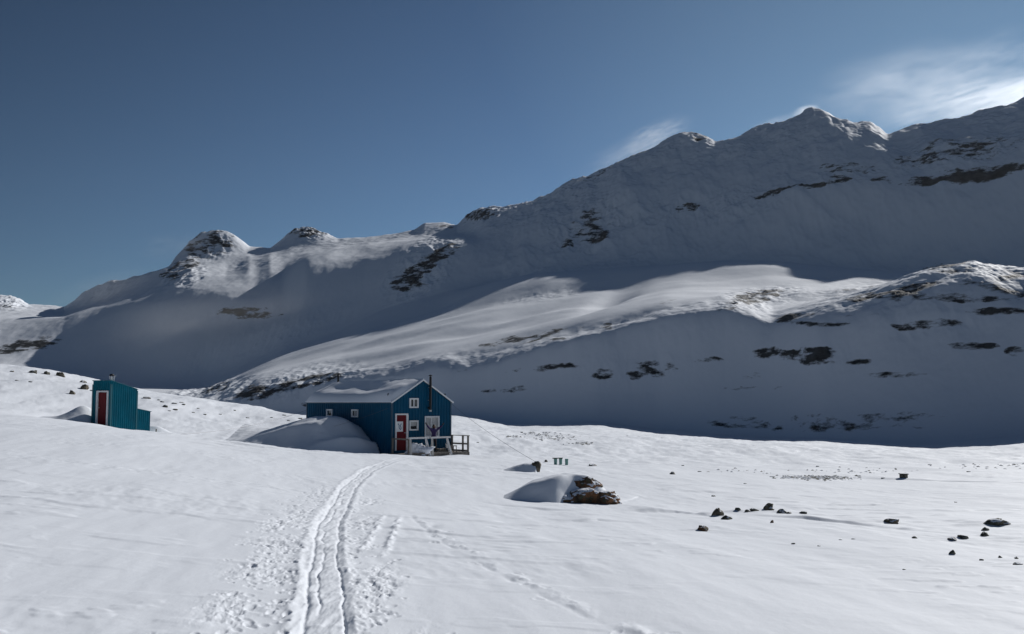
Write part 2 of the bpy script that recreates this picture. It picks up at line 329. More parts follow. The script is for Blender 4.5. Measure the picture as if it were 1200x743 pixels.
G -= fade*0.018*np.exp(-((s1-wob+0.14)/0.02)**2)
# the old, half-buried track that branches to the right
tr2 = pathfn([(476,596),(483,604),(513,632),(556,653),(602,679),(645,700),(709,730),(760,752)])
s2 = lateral(tr2); f2 = sstep(20.5, 17, Y_)
lump = np.clip(fbm(X_*3.0, Y_*1.4, 4, 101)+.25, 0, 2)
G += f2*0.018*np.exp(-((s2-0.09)/0.10)**2)*lump - f2*0.013*np.exp(-((s2+0.05)/0.045)**2)*np.clip(lump, .2, 1)
tr3 = pathfn([(452,600),(440,620),(425,645)]) ; s3 = lateral(tr3); f3 = sstep(19, 17, Y_)*sstep(12, 13.5, Y_)
G += f3*0.03*(np.exp(-(s3/0.05)**2) + np.exp(-((s3-.3)/0.05)**2))*(0.6+tex)
# churned snow on both sides of the ski trail
ch = (np.exp(-((s1+0.62)/0.30)**2) + 0.9*np.exp(-((s1-0.55)/0.22)**2))*sstep(30, 20, Y_)
patch = sstep(-0.35, 0.35, fbm(X_*1.3, Y_*0.45, 2, 121))
cn = fbm(X_*7, Y_*3.2, 4, 111, .6)
G += ch*patch*(0.013*sstep(.05, .35, cn) - 0.016*sstep(-.1, -.5, cn) + .006*fbm(X_*22, Y_*9, 2, 113))
ln = np.exp(-((Y_ - np.interp(X_, [-12,-3], [24.5, 22.3]))/0.35)**2)*sstep(-3.2,-4, X_)
G += 0.02*ln*fbm(X_*2.2, Y_*3, 4, 131)
def pit(x, y, rl, rw, an, dep, rim=0.35):
    r0, r1 = np.searchsorted(yrow[:nrow], [y-3*rl, y+3*rl]); c0, c1 = np.searchsorted(a, [(x-3*rl)/y, (x+3*rl)/y])
    if r1 <= r0 or c1 <= c0: return
    xs, ys = X_[r0:r1, c0:c1]-x, Y_[r0:r1, c0:c1]-y
    c, q = math.cos(an), math.sin(an); u = (xs*c+ys*q)/rw; v = (-xs*q+ys*c)/rl
    d2 = u*u+v*v
    G[r0:r1, c0:c1] += -dep*np.exp(-d2**2.4) + rim*dep*np.exp(-((np.sqrt(d2)-1.35)/0.25)**2)
for side, n, m0, sd in ((-1, 320, 0.52, 0.27), (1, 260, 0.44, 0.19)):
    for i in range(n):
        y = 6.2*(25/6.2)**rs.rand(); xc = float(np.interp(y, *tr1))
        off = side*max(0.30, rs.normal(m0, sd))
        pit(xc+off, y, rs.uniform(.03, .09), rs.uniform(.018, .040), rs.uniform(-.9, .7), rs.uniform(.006, .018), .2)
for i in range(60):
    y = rs.uniform(7, 18); xc = float(np.interp(y, *tr2)); pit(xc+rs.normal(.05, .14), y, rs.uniform(.03,.08), rs.uniform(.03,.06), rs.uniform(-1,1), rs.uniform(-.013,.013))
# wind scarps: gentle towards the sun, steep towards the camera
def scarp(pts, h_, w_=1.0):
    P = [locate(*p) for p in pts]; P.sort(key=lambda v: v.x)
    xs = [v.x for v in P]; yc = np.interp(X_, xs, [v.y for v in P]) + .25*perlin(X_*.8, X_*0+2, 44)
    e_ = sstep(xs[0]-.3, xs[0]+1.2, X_)*sstep(xs[-1]+.3, xs[-1]-1.2, X_)
    dd = (Y_ - yc)
    prof = sstep(-.22*w_, .0, dd)*(1-sstep(0, 3.0*w_, dd)) - .35*np.exp(-((dd+.35*w_)/(.3*w_))**2)
    return h_*e_*prof*(.7+.6*perlin(X_*1.1, Y_*.4, 45))
for pts, hh, ww in (([(725,598),(790,600),(855,606)], .09, 1.3), ([(870,603),(940,607),(1010,615),(1090,623)], .07, 1.2), ([(1140,578),(1195,584)], .2, 1.5),
                    ([(640,612),(700,610),(760,613)], .05, .6), ([(565,612),(615,611)], .035, .5), ([(720,588),(740,585),(748,582)], .15, 1), ([(1000,633),(1060,636)], .05, .6),
                    ([(900,636),(980,642)], .04, .5), ([(780,575),(860,577)], .08, 1.2), ([(0,733),(35,735),(60,737)], .03, .25), ([(80,676),(130,681)], .02, .2), ([(930,655),(1010,658)], .03, .4), ([(1000,560),(1080,563),(1190,566)], .05, 1.5),
                    ([(560,587),(640,598),(720,600)], .03, .6), ([(1060,600),(1150,606)], .06, .8)):
    G += scarp(pts, hh, ww)
for (px, py, wd) in ((841,604,18),(865,600,16),(901,599,18),(916,602,18),(825,622,16),(1044,613,22),(1166,616,30),(1155,629,12),(1130,632,14),(1116,634,14),(1193,662,12),(942,602,14),(1117,650,9),(884,600,14)):
    p = locate(px, py); r = wd*p.y/F*.5
    dx = (X_ - p.x)/r; dy = (Y_ - p.y - .3*r)/r
    tail = np.exp(-(dy*dy)/(.5+.10*np.clip(-dx,0,4)))*np.where(dx > 0, np.exp(-(dx/1.2)**2), np.exp(-(dx/3.6)**2))
    G += tail*r*.28 - .10*r*np.exp(-((dy+1.3)/.5)**2-(dx/1.3)**2)
sc2 = fbm(X_*.45+Y_*.05, Y_*.9+X_*.1, 4, 140)
reg = np.clip(fbm(X_*.08, Y_*.05, 2, 150)+.25, 0, 1)
G += .055*reg*sstep(.15, .6, sc2)*sstep(5, 25, Y_) + .014*sstep(.2, .5, fbm(X_*1.5+Y_*.3, Y_*2.2, 3, 160))*np.clip(fbm(X_*.3, Y_*.2, 2, 170), 0, 1)
GZ[near_sl] += G

# ------------------------------------------------------------------ meshes
def grid_mesh(name, X, Y, Z, attrs, material, flip=False):
    nr, nc = X.shape
    me = bpy.data.meshes.new(name)
    co = np.stack([X, Y, Z], -1).reshape(-1, 3).astype(np.float32)
    i = np.arange(nr*nc).reshape(nr, nc)
    q = np.stack([i[:-1, :-1], i[:-1, 1:], i[1:, 1:], i[1:, :-1]], -1).reshape(-1, 4)
    if flip: q = q[:, ::-1]
    me.vertices.add(len(co)); me.vertices.foreach_set('co', co.ravel())
    me.loops.add(q.size); me.loops.foreach_set('vertex_index', q.ravel().astype(np.int32))
    me.polygons.add(len(q)); me.polygons.foreach_set('loop_start', np.arange(0, q.size, 4, dtype=np.int32))
    me.polygons.foreach_set('use_smooth', np.ones(len(q), dtype=bool))
    me.update(calc_edges=True)
    for k, v in attrs.items():
        at_ = me.attributes.new(k, 'FLOAT', 'POINT'); at_.data.foreach_set('value', v.ravel().astype(np.float32))
    me.materials.append(material)
    o = bpy.data.objects.new(name, me); COL.objects.link(o)
    return o
M_near = terrain_mat("wind packed snow", (1,1,1), 2.5, (0.10,0.085,0.07), [((1,.35,1), 1.6, 0.4, 0.035), ((1,.6,1), 9, 0.4, 0.010), ((1,1,1), 60, 0.4, 0.003)], thr=3.0)
M_mount = terrain_mat("mountain snow and rock", (1,1,2.6), 0.048, (0.040,0.043,0.047), [((1,.5,1), 0.02, 0.35, 2.5), ((1,.6,1), 0.12, 0.35, 0.7)])
split = int(np.argmax(GT[:, 0] >= 7.0)) + 1
gn = grid_mesh("snow_ground", GX[:split], GY[:split], GZ[:split]+EYE, {'rock': ROCK[:split]}, M_near)
gn['kind'] = 'structure'
gm = grid_mesh("mountain", GX[split-1:], GY[split-1:], GZ[split-1:]+EYE, {'rock': ROCK[split-1:]}, M_mount)
gm['kind'] = 'structure'
xx, yy = np.meshgrid(np.linspace(-600, 600, 60), np.linspace(-500, 7.5, 60))
gb = grid_mesh("snow_ground_behind", xx, yy, np.full_like(xx, -0.16), {}, M_near); gb['kind'] = 'structure'
# ------------------------------------------------------------------ mesh builders
class MB:
    def __init__(s): s.v = []; s.f = []; s.m = []
    def add(s, vs, fs, mi=0):
        n = len(s.v); s.v += [tuple(v) for v in vs]; s.f += [tuple(i+n for i in f) for f in fs]; s.m += [mi]*len(fs)
    def box(s, c, sx, sy, sz, ax=None, mi=0):
        """box centred on c; ax = (x,y,z) unit vectors"""
        ax = ax or (Vector((1,0,0)), Vector((0,1,0)), Vector((0,0,1))); c = Vector(c)
        vs = [c + ax[0]*sx/2*i + ax[1]*sy/2*j + ax[2]*sz/2*k for k in (-1,1) for j in (-1,1) for i in (-1,1)]
        s.add(vs, [(0,2,3,1),(4,5,7,6),(0,1,5,4),(2,6,7,3),(0,4,6,2),(1,3,7,5)], mi)
    def beam(s, p, q, w, d, up=None, mi=0):
        p, q = Vector(p), Vector(q); z = (q-p).normalized(); u = Vector(up or (0,0,1))
        if abs(z.dot(u)) > .98: u = Vector((1,0,0))
        x = u.cross(z).normalized(); y = z.cross(x)
        s.box((p+q)/2, w, d, (q-p).length, (x, y, z), mi)
    def tube(s, pts, r, n=10, mi=0, cap=True):
        pts = [Vector(p) for p in pts]; rr = r if isinstance(r, (list, tuple)) else [r]*len(pts)
        vs = []; fs = []
        for i, p in enumerate(pts):
            t = (pts[min(i+1, len(pts)-1)] - pts[max(i-1, 0)]).normalized()
            u = Vector((0,0,1)) if abs(t.z) < .9 else Vector((1,0,0)); x = u.cross(t).normalized(); y = t.cross(x)
            for k in range(n):
                an = 2*math.pi*k/n; vs.append(p + x*math.cos(an)*rr[i] + y*math.sin(an)*rr[i])
        for i in range(len(pts)-1):
            for k in range(n): fs.append((i*n+k, i*n+(k+1)%n, (i+1)*n+(k+1)%n, (i+1)*n+k))
        if cap: fs.append(tuple(range(n-1, -1, -1))); fs.append(tuple((len(pts)-1)*n+k for k in range(n)))
        s.add(vs, fs, mi)
    def build(s, name, mats, parent=None, smooth=False, bevel=0):
        me = bpy.data.meshes.new(name); me.from_pydata(s.v, [], s.f)
        for m_ in (mats if isinstance(mats, (list, tuple)) else [mats]): me.materials.append(m_)
        me.polygons.foreach_set('material_index', s.m)
        if smooth: me.polygons.foreach_set('use_smooth', [True]*len(s.f))
        me.validate(); me.update()
        o = bpy.data.objects.new(name, me); COL.objects.link(o)
        if parent is not None: o.parent = parent
        if bevel:
            b = o.modifiers.new('bevel', 'BEVEL'); b.width = bevel; b.segments = 2; b.limit_method = 'ANGLE'
        return o
def empty(name, loc, label, cat, group=None, x_axis=None):
    o = bpy.data.objects.new(name, None); COL.objects.link(o); o.empty_display_size = .3
    o.location = loc
    if x_axis is not None: o.rotation_euler = (0, 0, math.atan2(x_axis[1], x_axis[0]))
    o['label'] = label; o['category'] = cat
    if group: o['group'] = group
    return o
def tag(o, label, cat, group=None):
    o['label'] = label; o['category'] = cat
    if group: o['group'] = group
    return o

M_blue  = mat("blue painted steel", (0.000, 0.068, 0.140), 0.6, 0.0, 0.15, var=(1.3, 0.14), bump=(3, .05, .01))
M_teal  = mat("teal painted steel", (0.000, 0.130, 0.190), 0.6, 0.0, 0.15, var=(1.7, 0.14), bump=(3, .05, .01))
def streak(m):
    t = m.node_tree; N = t.nodes; b = N['Principled BSDF']; lk = b.inputs['Base Color'].links[0]; src = lk.from_socket
    tc = N.new('ShaderNodeTexCoord'); mp = N.new('ShaderNodeMapping'); mp.inputs['Scale'].default_value = (9, 9, .7); t.links.new(tc.outputs['Object'], mp.inputs[0])
    n = N.new('ShaderNodeTexNoise'); n.inputs['Scale'].default_value = 1; n.inputs['Detail'].default_value = 6; t.links.new(mp.outputs[0], n.inputs[0])
    mr = N.new('ShaderNodeMapRange'); mr.inputs['From Min'].default_value = .5; mr.inputs['From Max'].default_value = .8; mr.inputs['To Max'].default_value = .35; t.links.new(n.outputs['Fac'], mr.inputs['Value'])
    mx = N.new('ShaderNodeMix'); mx.data_type = 'RGBA'; t.links.new(mr.outputs[0], mx.inputs['Factor']); t.links.new(src, mx.inputs['A']); mx.inputs['B'].default_value = (.05,.13,.18,1); t.links.new(mx.outputs['Result'], b.inputs['Base Color'])
streak(M_blue); streak(M_teal)
M_trim  = mat("dark blue trim", (0.004, 0.05, 0.10), 0.45)
M_white = mat("white paint", (0.72, 0.73, 0.74), 0.5, var=(6, .08))
M_red   = mat("red paint", (0.125, 0.003, 0.009), 0.55, 0, .2, var=(4, .15))
M_black = mat("black stovepipe steel", (0.02, 0.02, 0.022), 0.5, 0.6)
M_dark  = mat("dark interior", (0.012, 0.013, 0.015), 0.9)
M_wood  = mat("weathered grey timber", (0.20, 0.175, 0.15), 0.8, var=(7, .3), bump=(20, .3, .01))
M_wood2 = mat("pale weathered timber", (0.60, 0.60, 0.60), 0.8, var=(7, .2), bump=(20, .3, .01))
M_curt  = mat("pale curtain", (0.82, 0.83, 0.83), 0.9, var=(3, .15))
M_wood3 = mat('bleached timber', (0.48,0.47,0.45), .8, var=(7,.2))
M_sign  = mat("sign blue", (0.02, 0.10, 0.22), 0.5)
M_galv  = mat("galvanised metal", (0.45, 0.46, 0.46), 0.4, 0.5)
M_snow  = mat("drifted snow", SNOWC, 0.75, 0, 0.25, bump=(1.6, .35, .05))
M_snowf = mat("trampled snow", SNOWC, 0.75, 0, 0.25, bump=(12, .6, .03))
M_wire  = mat("steel wire", (0.10, 0.10, 0.11), 0.5, 0.5)
M_glass = bpy.data.materials.new("window glass"); M_glass.use_nodes = True
_b = M_glass.node_tree.nodes['Principled BSDF']
_b.inputs['Base Color'].default_value = (0.08, 0.09, 0.10, 1); _b.inputs['Roughness'].default_value = 0.06
_b.inputs['Alpha'].default_value = 0.16; _b.inputs['Specular IOR Level'].default_value = 0.6
def rockmat(name, c, c2, c3=None, snow=None):
    m = bpy.data.materials.new(name); m.use_nodes = True
    t = m.node_tree; N = t.nodes; Lk = t.links; b = N['Principled BSDF']; b.inputs['Roughness'].default_value = .85
    tc = N.new('ShaderNodeTexCoord')
    n = N.new('ShaderNodeTexNoise'); n.inputs['Scale'].default_value = 3.2; n.inputs['Detail'].default_value = 9; n.inputs['Roughness'].default_value = .7
    Lk.new(tc.outputs['Object'], n.inputs[0])
    r = N.new('ShaderNodeValToRGB'); e = r.color_ramp.elements
    e[0].position = .38; e[0].color = (*c, 1); e[1].position = .66; e[1].color = (*c2, 1)
    Lk.new(n.outputs['Fac'], r.inputs[0])
    v = N.new('ShaderNodeTexNoise'); v.inputs['Scale'].default_value = 9; v.inputs['Detail'].default_value = 6
    Lk.new(tc.outputs['Object'], v.inputs[0])
    r2 = N.new('ShaderNodeValToRGB'); e = r2.color_ramp.elements; e[0].position = .52; e[0].color = (0,0,0,1); e[1].position = .62; e[1].color = (1,1,1,1)
    Lk.new(v.outputs['Fac'], r2.inputs[0])
    mx = N.new('ShaderNodeMix'); mx.data_type = 'RGBA'; Lk.new(r2.outputs[0], mx.inputs['Factor'])
    Lk.new(r.outputs[0], mx.inputs['A']); mx.inputs['B'].default_value = (*(c3 or [q*1.5 for q in c2]), 1)
    if snow:
        ge = N.new('ShaderNodeNewGeometry'); sx = N.new('ShaderNodeSeparateXYZ'); Lk.new(ge.outputs['Normal'], sx.inputs[0])
        n3 = N.new('ShaderNodeTexNoise'); n3.inputs['Scale'].default_value = 3.0; n3.inputs['Detail'].default_value = 5; Lk.new(tc.outputs['Object'], n3.inputs[0])
        ad = N.new('ShaderNodeMath'); ad.operation = 'MULTIPLY_ADD'; ad.inputs[1].default_value = 1.6; Lk.new(n3.outputs['Fac'], ad.inputs[0]); Lk.new(sx.outputs['Z'], ad.inputs[2])
        mr = N.new('ShaderNodeMapRange'); mr.inputs['From Min'].default_value = snow+.80; mr.inputs['From Max'].default_value = snow+.90; Lk.new(ad.outputs[0], mr.inputs['Value'])
        m2 = N.new('ShaderNodeMix'); m2.data_type = 'RGBA'; Lk.new(mr.outputs[0], m2.inputs['Factor']); Lk.new(mx.outputs['Result'], m2.inputs['A']); m2.inputs['B'].default_value = (*SNOWC, 1); mx = m2
    Lk.new(mx.outputs['Result'], b.inputs['Base Color'])
    bn = N.new('ShaderNodeBump'); bn.inputs['Strength'].default_value = .9; bn.inputs['Distance'].default_value = .06
    Lk.new(n.outputs['Fac'], bn.inputs['Height']); Lk.new(bn.outputs[0], b.inputs['Normal'])
    return m
M_rock_dark  = rockmat("dark lichened rock", (0.03,0.03,0.024), (0.13,0.122,0.088), (0.20,0.19,0.15), snow=.80)
M_rock_brown = rockmat("rusty brown rock", (0.03,0.022,0.015), (0.20,0.10,0.045), (0.07,0.065,0.04), snow=.80)
M_rock_tan   = rockmat("tan rock", (0.04,0.035,0.026), (0.22,0.18,0.13), (0.12,0.11,0.08), snow=.82)

# ------------------------------------------------------------------ cabin
th = R(43)
C0 = Vector((-6.84, 57.0, 0)); gx = Vector((math.cos(th), math.sin(th), 0)); wn = Vector((-math.cos(th), -math.sin(th), 0))
ln_ = Vector((-math.sin(th), math.cos(th), 0))      # along the long wall, away from the camera
gn_ = -ln_                                           # outward normal of the gable
W_, LL = 4.30, 9.07; EAVE = EYE + 0.04; APEX = EYE + 1.29; BASE = EYE - 3.5
cab = empty('cabin', C0 + Vector((0,0,EYE-3.1)), 'dark blue ribbed metal cabin with snowy gable roof and red door', 'cabin')
def cl(p): return p - cab.location
def W3(g, l, z): return cl(C0 + gx*g + ln_*l + Vector((0,0,z)))
def roof_z(g): return EAVE + (APEX-EAVE)*(1-abs(g-W_/2)/(W_/2))
def rib_wall(mb, p0, dirv, nrm, L_, zb, ztop, openings, pitch=0.215):
    """a sheet of trapezoid ribs with openings left free (s0,s1,z0,z1)"""
    xs = set([0.0, L_]); n = int(round(L_/pitch)); w_ = L_/n
    prof = []
    for i in range(n):
        x0 = i*w_; prof += [(x0, 0), (x0+w_*.62, 0), (x0+w_*.72, .035), (x0+w_*.88, .035), (x0+w_*.98, 0)]
    prof.append((L_, 0))
    def dep(x):
        for (xa, da), (xb, db) in zip(prof[:-1], prof[1:]):
            if xa <= x <= xb: return da + (db-da)*((x-xa)/(xb-xa) if xb > xa else 0)
        return 0
    cuts = sorted(set([round(p[0], 4) for p in prof] + [round(v, 4) for o in openings for v in o[:2]] + ([round(L_/2, 4)] )))
    for xa, xb in zip(cuts[:-1], cuts[1:]):
        if xb - xa < 1e-4: continue
        xm = (xa+xb)/2; da, db = dep(xa+1e-5), dep(xb-1e-5)
        zs = [(zb, None)]
        op = sorted([(o[2], o[3]) for o in openings if o[0] <= xm <= o[1]])
        segs = []; cur = (zb, zb)
        for z0, z1 in op: segs.append((cur, (z0, z0))); cur = (z1, z1)
        segs.append((cur, (ztop(xa), ztop(xb))))
        for (za0, zb0), (za1, zb1) in segs:
            P = lambda x, d, z: p0 + dirv*x + nrm*d + Vector((0,0,z))
            mb.add([P(xa,da,za0), P(xb,db,zb0), P(xb,db,zb1), P(xa,da,za1)], [(0,1,2,3)])
g_open = [(.26,1.02,EYE-2.72,EYE-.70), (1.24,1.83,EYE-.27,EYE+.24), (1.24,1.83,EYE-1.57,EYE-1.05), (2.36,3.39,EYE-1.97,EYE-.81)]
l_open = [(3.40,4.0,EYE-.83,EYE-.42), (6.13,6.73,EYE-.83,EYE-.42)]
o0 = cl(C0)
mb = MB(); rib_wall(mb, o0, gx, gn_, W_, BASE, roof_z, g_open); mb.build('gable_wall', M_blue, cab)
mb = MB(); rib_wall(mb, o0, ln_, wn, LL, BASE, lambda x: EAVE, l_open); mb.build('long_wall', M_blue, cab)
mb = MB(); rib_wall(mb, o0 + gx*W_, ln_, gx, LL, BASE, lambda x: EAVE, []); mb.build('long_wall', M_blue, cab)
mb = MB(); rib_wall(mb, o0 + ln_*LL, gx, ln_, W_, BASE, roof_z, []); mb.build('gable_wall', M_blue, cab)
mb = MB()                                            # near-black sheets behind the openings, coloured to stand in for the unlit room
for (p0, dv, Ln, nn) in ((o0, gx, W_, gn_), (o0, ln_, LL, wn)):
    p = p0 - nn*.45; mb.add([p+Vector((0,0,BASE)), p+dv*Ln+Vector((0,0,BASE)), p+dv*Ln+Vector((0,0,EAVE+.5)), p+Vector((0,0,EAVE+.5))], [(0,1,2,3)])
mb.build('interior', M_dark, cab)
for (g, l) in ((0,0),(W_,0),(0,LL),(W_,LL)):
    mb = MB(); mb.box(W3(g,l,(BASE+EAVE)/2-.02), .10, .10, EAVE-BASE-.04, (gx, ln_, Vector((0,0,1)))); mb.build('corner_trim', M_trim, cab)
# roof sheets with an overhang
sl_ = (APEX-EAVE)/(W_/2); ov = .14
mb = MB()
for sgn in (-1, 1):
    g1 = W_/2 + sgn*(W_/2+ov); z1 = APEX - sl_*(W_/2+ov)
    vs = []
    for l in (-.12, LL+.12):
        for (g, z) in ((W_/2, APEX+.01), (g1, z1+.01), (g1, z1+.06), (W_/2, APEX+.06)): vs.append(W3(g, l, z))
    mb.add(vs, [(0,1,2,3),(7,6,5,4),(0,4,5,1),(1,5,6,2),(2,6,7,3)])
mb.build('roof', M_trim, cab)
for sgn in (-1, 1):
    g1 = W_/2 + sgn*(W_/2+ov); z1 = APEX - sl_*(W_/2+ov); mb = MB()
    mb.beam(W3(W_/2, -.135, APEX+.045), W3(g1, -.135, z1+.045), .028, .085, up=tuple(gx)); mb.build('verge_snow_line', M_white, cab)  # white strip stands in for the bright lit snow edge along the verge
def snowsheet(sgn, name):
    nu, nv = 110, 36; X = []; 
    vs = []; fs = []
    for i in range(nu+1):
        l = -.10 + (LL+.2)*i/nu
        for j in range(nv+1):
            v = j/nv; g = W_/2 + sgn*(W_/2+ov-.01)*(1-v); zr = APEX + .06 - sl_*(W_/2+ov)*(1-v)
            if sgn < 0:
                t = .05 + (.30+.26*math.exp(-((l-1.0)/1.7)**2)+.10*math.exp(-((l-9)/1.5)**2))*(1-math.exp(-v*11))*(1-v)**.9
                q = mnoise.noise(Vector((l*.55, v*1.5, 3.1)))
                scoop = math.exp(-((l-(2.2+3.2*v))/1.7)**2)*math.exp(-((v-.52)/.30)**2) + .9*math.exp(-((l-7.4)/1.2)**2)*math.exp(-((v-.6)/.25)**2)
                t += .07*q*math.sin(math.pi*v) - .16*scoop*(.9+.4*q) + .02*mnoise.noise(Vector((l*2.2, v*5, 7)))
                t *= min(1, (i+.5)/3, (nu-i+.5)/3); t = max(t, .055)
            else:
                t = .03 + .05*max(0, mnoise.noise(Vector((l*.9, v*3, 9))))
            if j == nv: t = .07 + .05*max(0, mnoise.noise(Vector((l*1.6, 1, 4))))
            vs.append(W3(g, l, zr + t))
    for i in range(nu):
        for j in range(nv):
            k = i*(nv+1)+j; q = (k, k+nv+1, k+nv+2, k+1); fs.append(q if sgn > 0 else q[::-1])
    base = len(vs); n1 = nv+1
    # skirts
    border = [i*n1 for i in range(nu+1)]
    m2 = MB(); m2.add(vs, fs)
    for idx in (border, [j for j in range(n1)], [nu*n1+j for j in range(n1)]):
        ring = [Vector(vs[k]) for k in idx]
        for p, q in zip(ring[:-1], ring[1:]): m2.add([p, q, q-Vector((0,0,.06)), p-Vector((0,0,.06))], [(0,1,2,3)])
    o = m2.build(name, M_snow, cab, smooth=True); return o
snowsheet(-1, 'roof_snow'); snowsheet(1, 'roof_snow')
# windows
def window(p0, dirv, nrm, s0, s1, z0, z1, kind, parent=cab):
    """white frame (the window), sash bars, glass pane and what hangs behind it"""
    up = Vector((0,0,1)); ax = (dirv, nrm, up); fw = .085
    mb = MB(); c = lambda s, d, z: p0 + dirv*s + nrm*d + up*z
    for (sa, sb, za, zb_) in ((s0-.03,s1+.03,z1-fw+.03,z1+.03),(s0-.03,s1+.03,z0-.03,z0+fw-.03),(s0-.03,s0+fw-.03,z0+fw-.03,z1-fw+.03),(s1-fw+.03,s1+.03,z0+fw-.03,z1-fw+.03)):
        mb.box(c((sa+sb)/2, .02, (za+zb_)/2), sb-sa, .10, zb_-za, ax)
    wdo = mb.build('window', M_white, parent, bevel=.006)
    mb = MB(); mb.box(c((s0+s1)/2, -.012, (z0+z1)/2), s1-s0-.06, .008, z1-z0-.06, ax); mb.build('pane', M_glass, wdo)
    if kind in ('slider', 'big'):
        k = .5 if kind == 'slider' else .46
        mb = MB(); sm_ = s0+(s1-s0)*k; mb.box(c(sm_, .005, (z0+z1)/2), .05, .05, z1-z0-.10, ax)
        mb.build('mullion', M_white, wdo)
    if kind == 'big':
        mb = MB(); n = 36; w0, w1 = s0+.03, s1-.03
        for i in range(n):
            x0 = w0+(w1-w0)*i/n; x1 = w0+(w1-w0)*(i+1)/n
            d0 = -.05 + .012*math.sin(i*1.3); d1 = -.05 + .012*math.sin((i+1)*1.3)
            mb.add([c(x0,d0,z0+.03), c(x1,d1,z0+.03), c(x1,d1,z1-.04), c(x0,d0,z1-.04)], [(0,1,2,3)])
        mb.build('curtain', M_curt, wdo, smooth=True)
    elif kind == 'slider':
        mb = MB()
        for (u0, u1) in ((s0+.05, s0+.20), (s0+.36, s0+.47)):
            mb.box(c((u0+u1)/2, -.08, (z0+z1)/2), u1-u0, .012, z1-z0-.10, ax)
        mb.build('curtain', M_curt, wdo)
    elif kind == 'blind':
        mb = MB(); mb.box(c((s0+s1)/2, -.08, z1-(z1-z0)*.30), s1-s0-.06, .012, (z1-z0)*.55, ax); mb.build('blind', M_curt, wdo)
        mb = MB(); mb.tube([c((s0+s1)/2-.12,-.05,z0+.04), c((s0+s1)/2-.12,-.05,z0+.16), c((s0+s1)/2+.06,-.05,z0+.16), c((s0+s1)/2+.14,-.05,z0+.04)], [.03,.05,.06,.03], 8); mb.build('hat_on_sill', M_black, wdo, smooth=True)
    return wdo
window(o0, gx, gn_, *g_open[1], 'slider'); window(o0, gx, gn_, *g_open[2], 'blind'); window(o0, gx, gn_, *g_open[3], 'big')
for k, q in enumerate(l_open): window(o0, ln_, wn, *q, 'slider' if k == 0 else 'blind')
# door
def door(p0, dirv, nrm, s0, s1, z0, z1, parent, sign):
    up = Vector((0,0,1)); ax = (dirv, nrm, up); c = lambda s, d, z: p0 + dirv*s + nrm*d + up*z
    mb = MB(); mb.box(c((s0+s1)/2, .0, (z0+z1)/2), s1-s0-.02, .05, z1-z0-.02, ax)
    for k in range(2):                                # raised panels
        zc = z0 + (z1-z0)*(.27 if k == 0 else .80); mb.box(c((s0+s1)/2, .03, zc), (s1-s0)*.6, .016, (z1-z0)*.26, ax)
    d = mb.build('door', M_red, parent, bevel=.004)
    mb = MB(); fw = .085
    mb.box(c(s0-.02, .03, (z0+z1)/2), fw, .12, z1-z0, ax); mb.box(c(s1+.03, .03, (z0+z1)/2), fw+.04, .12, z1-z0, ax); mb.box(c((s0+s1)/2+.005, .03, z1+fw/2), s1-s0+.05+fw+.02, .12, fw, ax)
    mb.build('door_frame', M_white, d, bevel=.005)
    mb = MB(); mb.tube([c(s1-.10, .03, z0+1.0), c(s1-.10, .09, z0+1.0)], .022, 8); mb.box(c(s1-.15, .10, z0+1.0), .12, .02, .025, ax); mb.build('handle', M_galv, d)
    if sign:
        zs = z0 + 1.36; sc_ = s0 + .27
        mb = MB(); mb.box(c(sc_, .040, zs), .44, .016, .58, ax); mb.build('sign_panel', M_white, d)
        mb = MB()
        pts = [(-.13,.17),(-.04,.05),(-.07,-.02),(0,-.14),(.06,-.18)]
        for (x0,z0_),(x1,z1_) in zip(pts[:-1], pts[1:]): mb.beam(c(sc_+x0,.054,zs+z0_), c(sc_+x1,.054,zs+z1_), .045, .006, up=tuple(nrm))
        for (x0,z0_),(x1,z1_) in zip([(.10,.17),(.02,.04),(.08,-.05)], [(.02,.04),(.08,-.05),(.07,-.16)]): mb.beam(c(sc_+x0,.058,zs+z0_), c(sc_+x1,.058,zs+z1_), .04, .006, up=tuple(nrm))
        mb.build('emblem', M_sign, d)
    return d
door(o0, gx, gn_, *g_open[0], cab, True)
# stovepipe on the gable and vent pipe on the ridge
mb = MB(); pp = lambda z, d=.22: o0 + gx*2.60 + gn_*d + Vector((0,0,z))
mb.tube([pp(EYE-.42), pp(EYE+1.50)], .075, 14); mb.tube([pp(EYE-.30, .0), pp(EYE-.30, .26)], .07, 12)
sp = mb.build('stovepipe', M_black, cab, smooth=False)
mb = MB(); mb.tube([pp(EYE+1.50), pp(EYE+1.55)], .05, 12); mb.tube([pp(EYE+1.56), pp(EYE+1.60), pp(EYE+1.64)], [.12,.11,.04], 14); mb.build('pipe_cap', M_black, sp)
mb = MB(); mb.tube([pp(EYE-.52), pp(EYE-.42)], .085, 12); mb.build('cleanout_cap', M_galv, sp)
for z in (EYE+.15, EYE+.9):
    mb = MB(); mb.beam(pp(z, .02), pp(z, .20), .03, .03); mb.build('pipe_bracket', M_galv, sp)
mb = MB(); q0 = W3(W_/2-.1, LL-.35, APEX); mb.tube([q0, q0+Vector((0,0,.46))], .07, 12); vp = mb.build('vent_pipe', M_black, cab)
mb = MB(); mb.tube([q0+Vector((0,0,.46)), q0+Vector((0,0,.52))], [.10,.05], 12); mb.build('pipe_cap', M_black, vp)

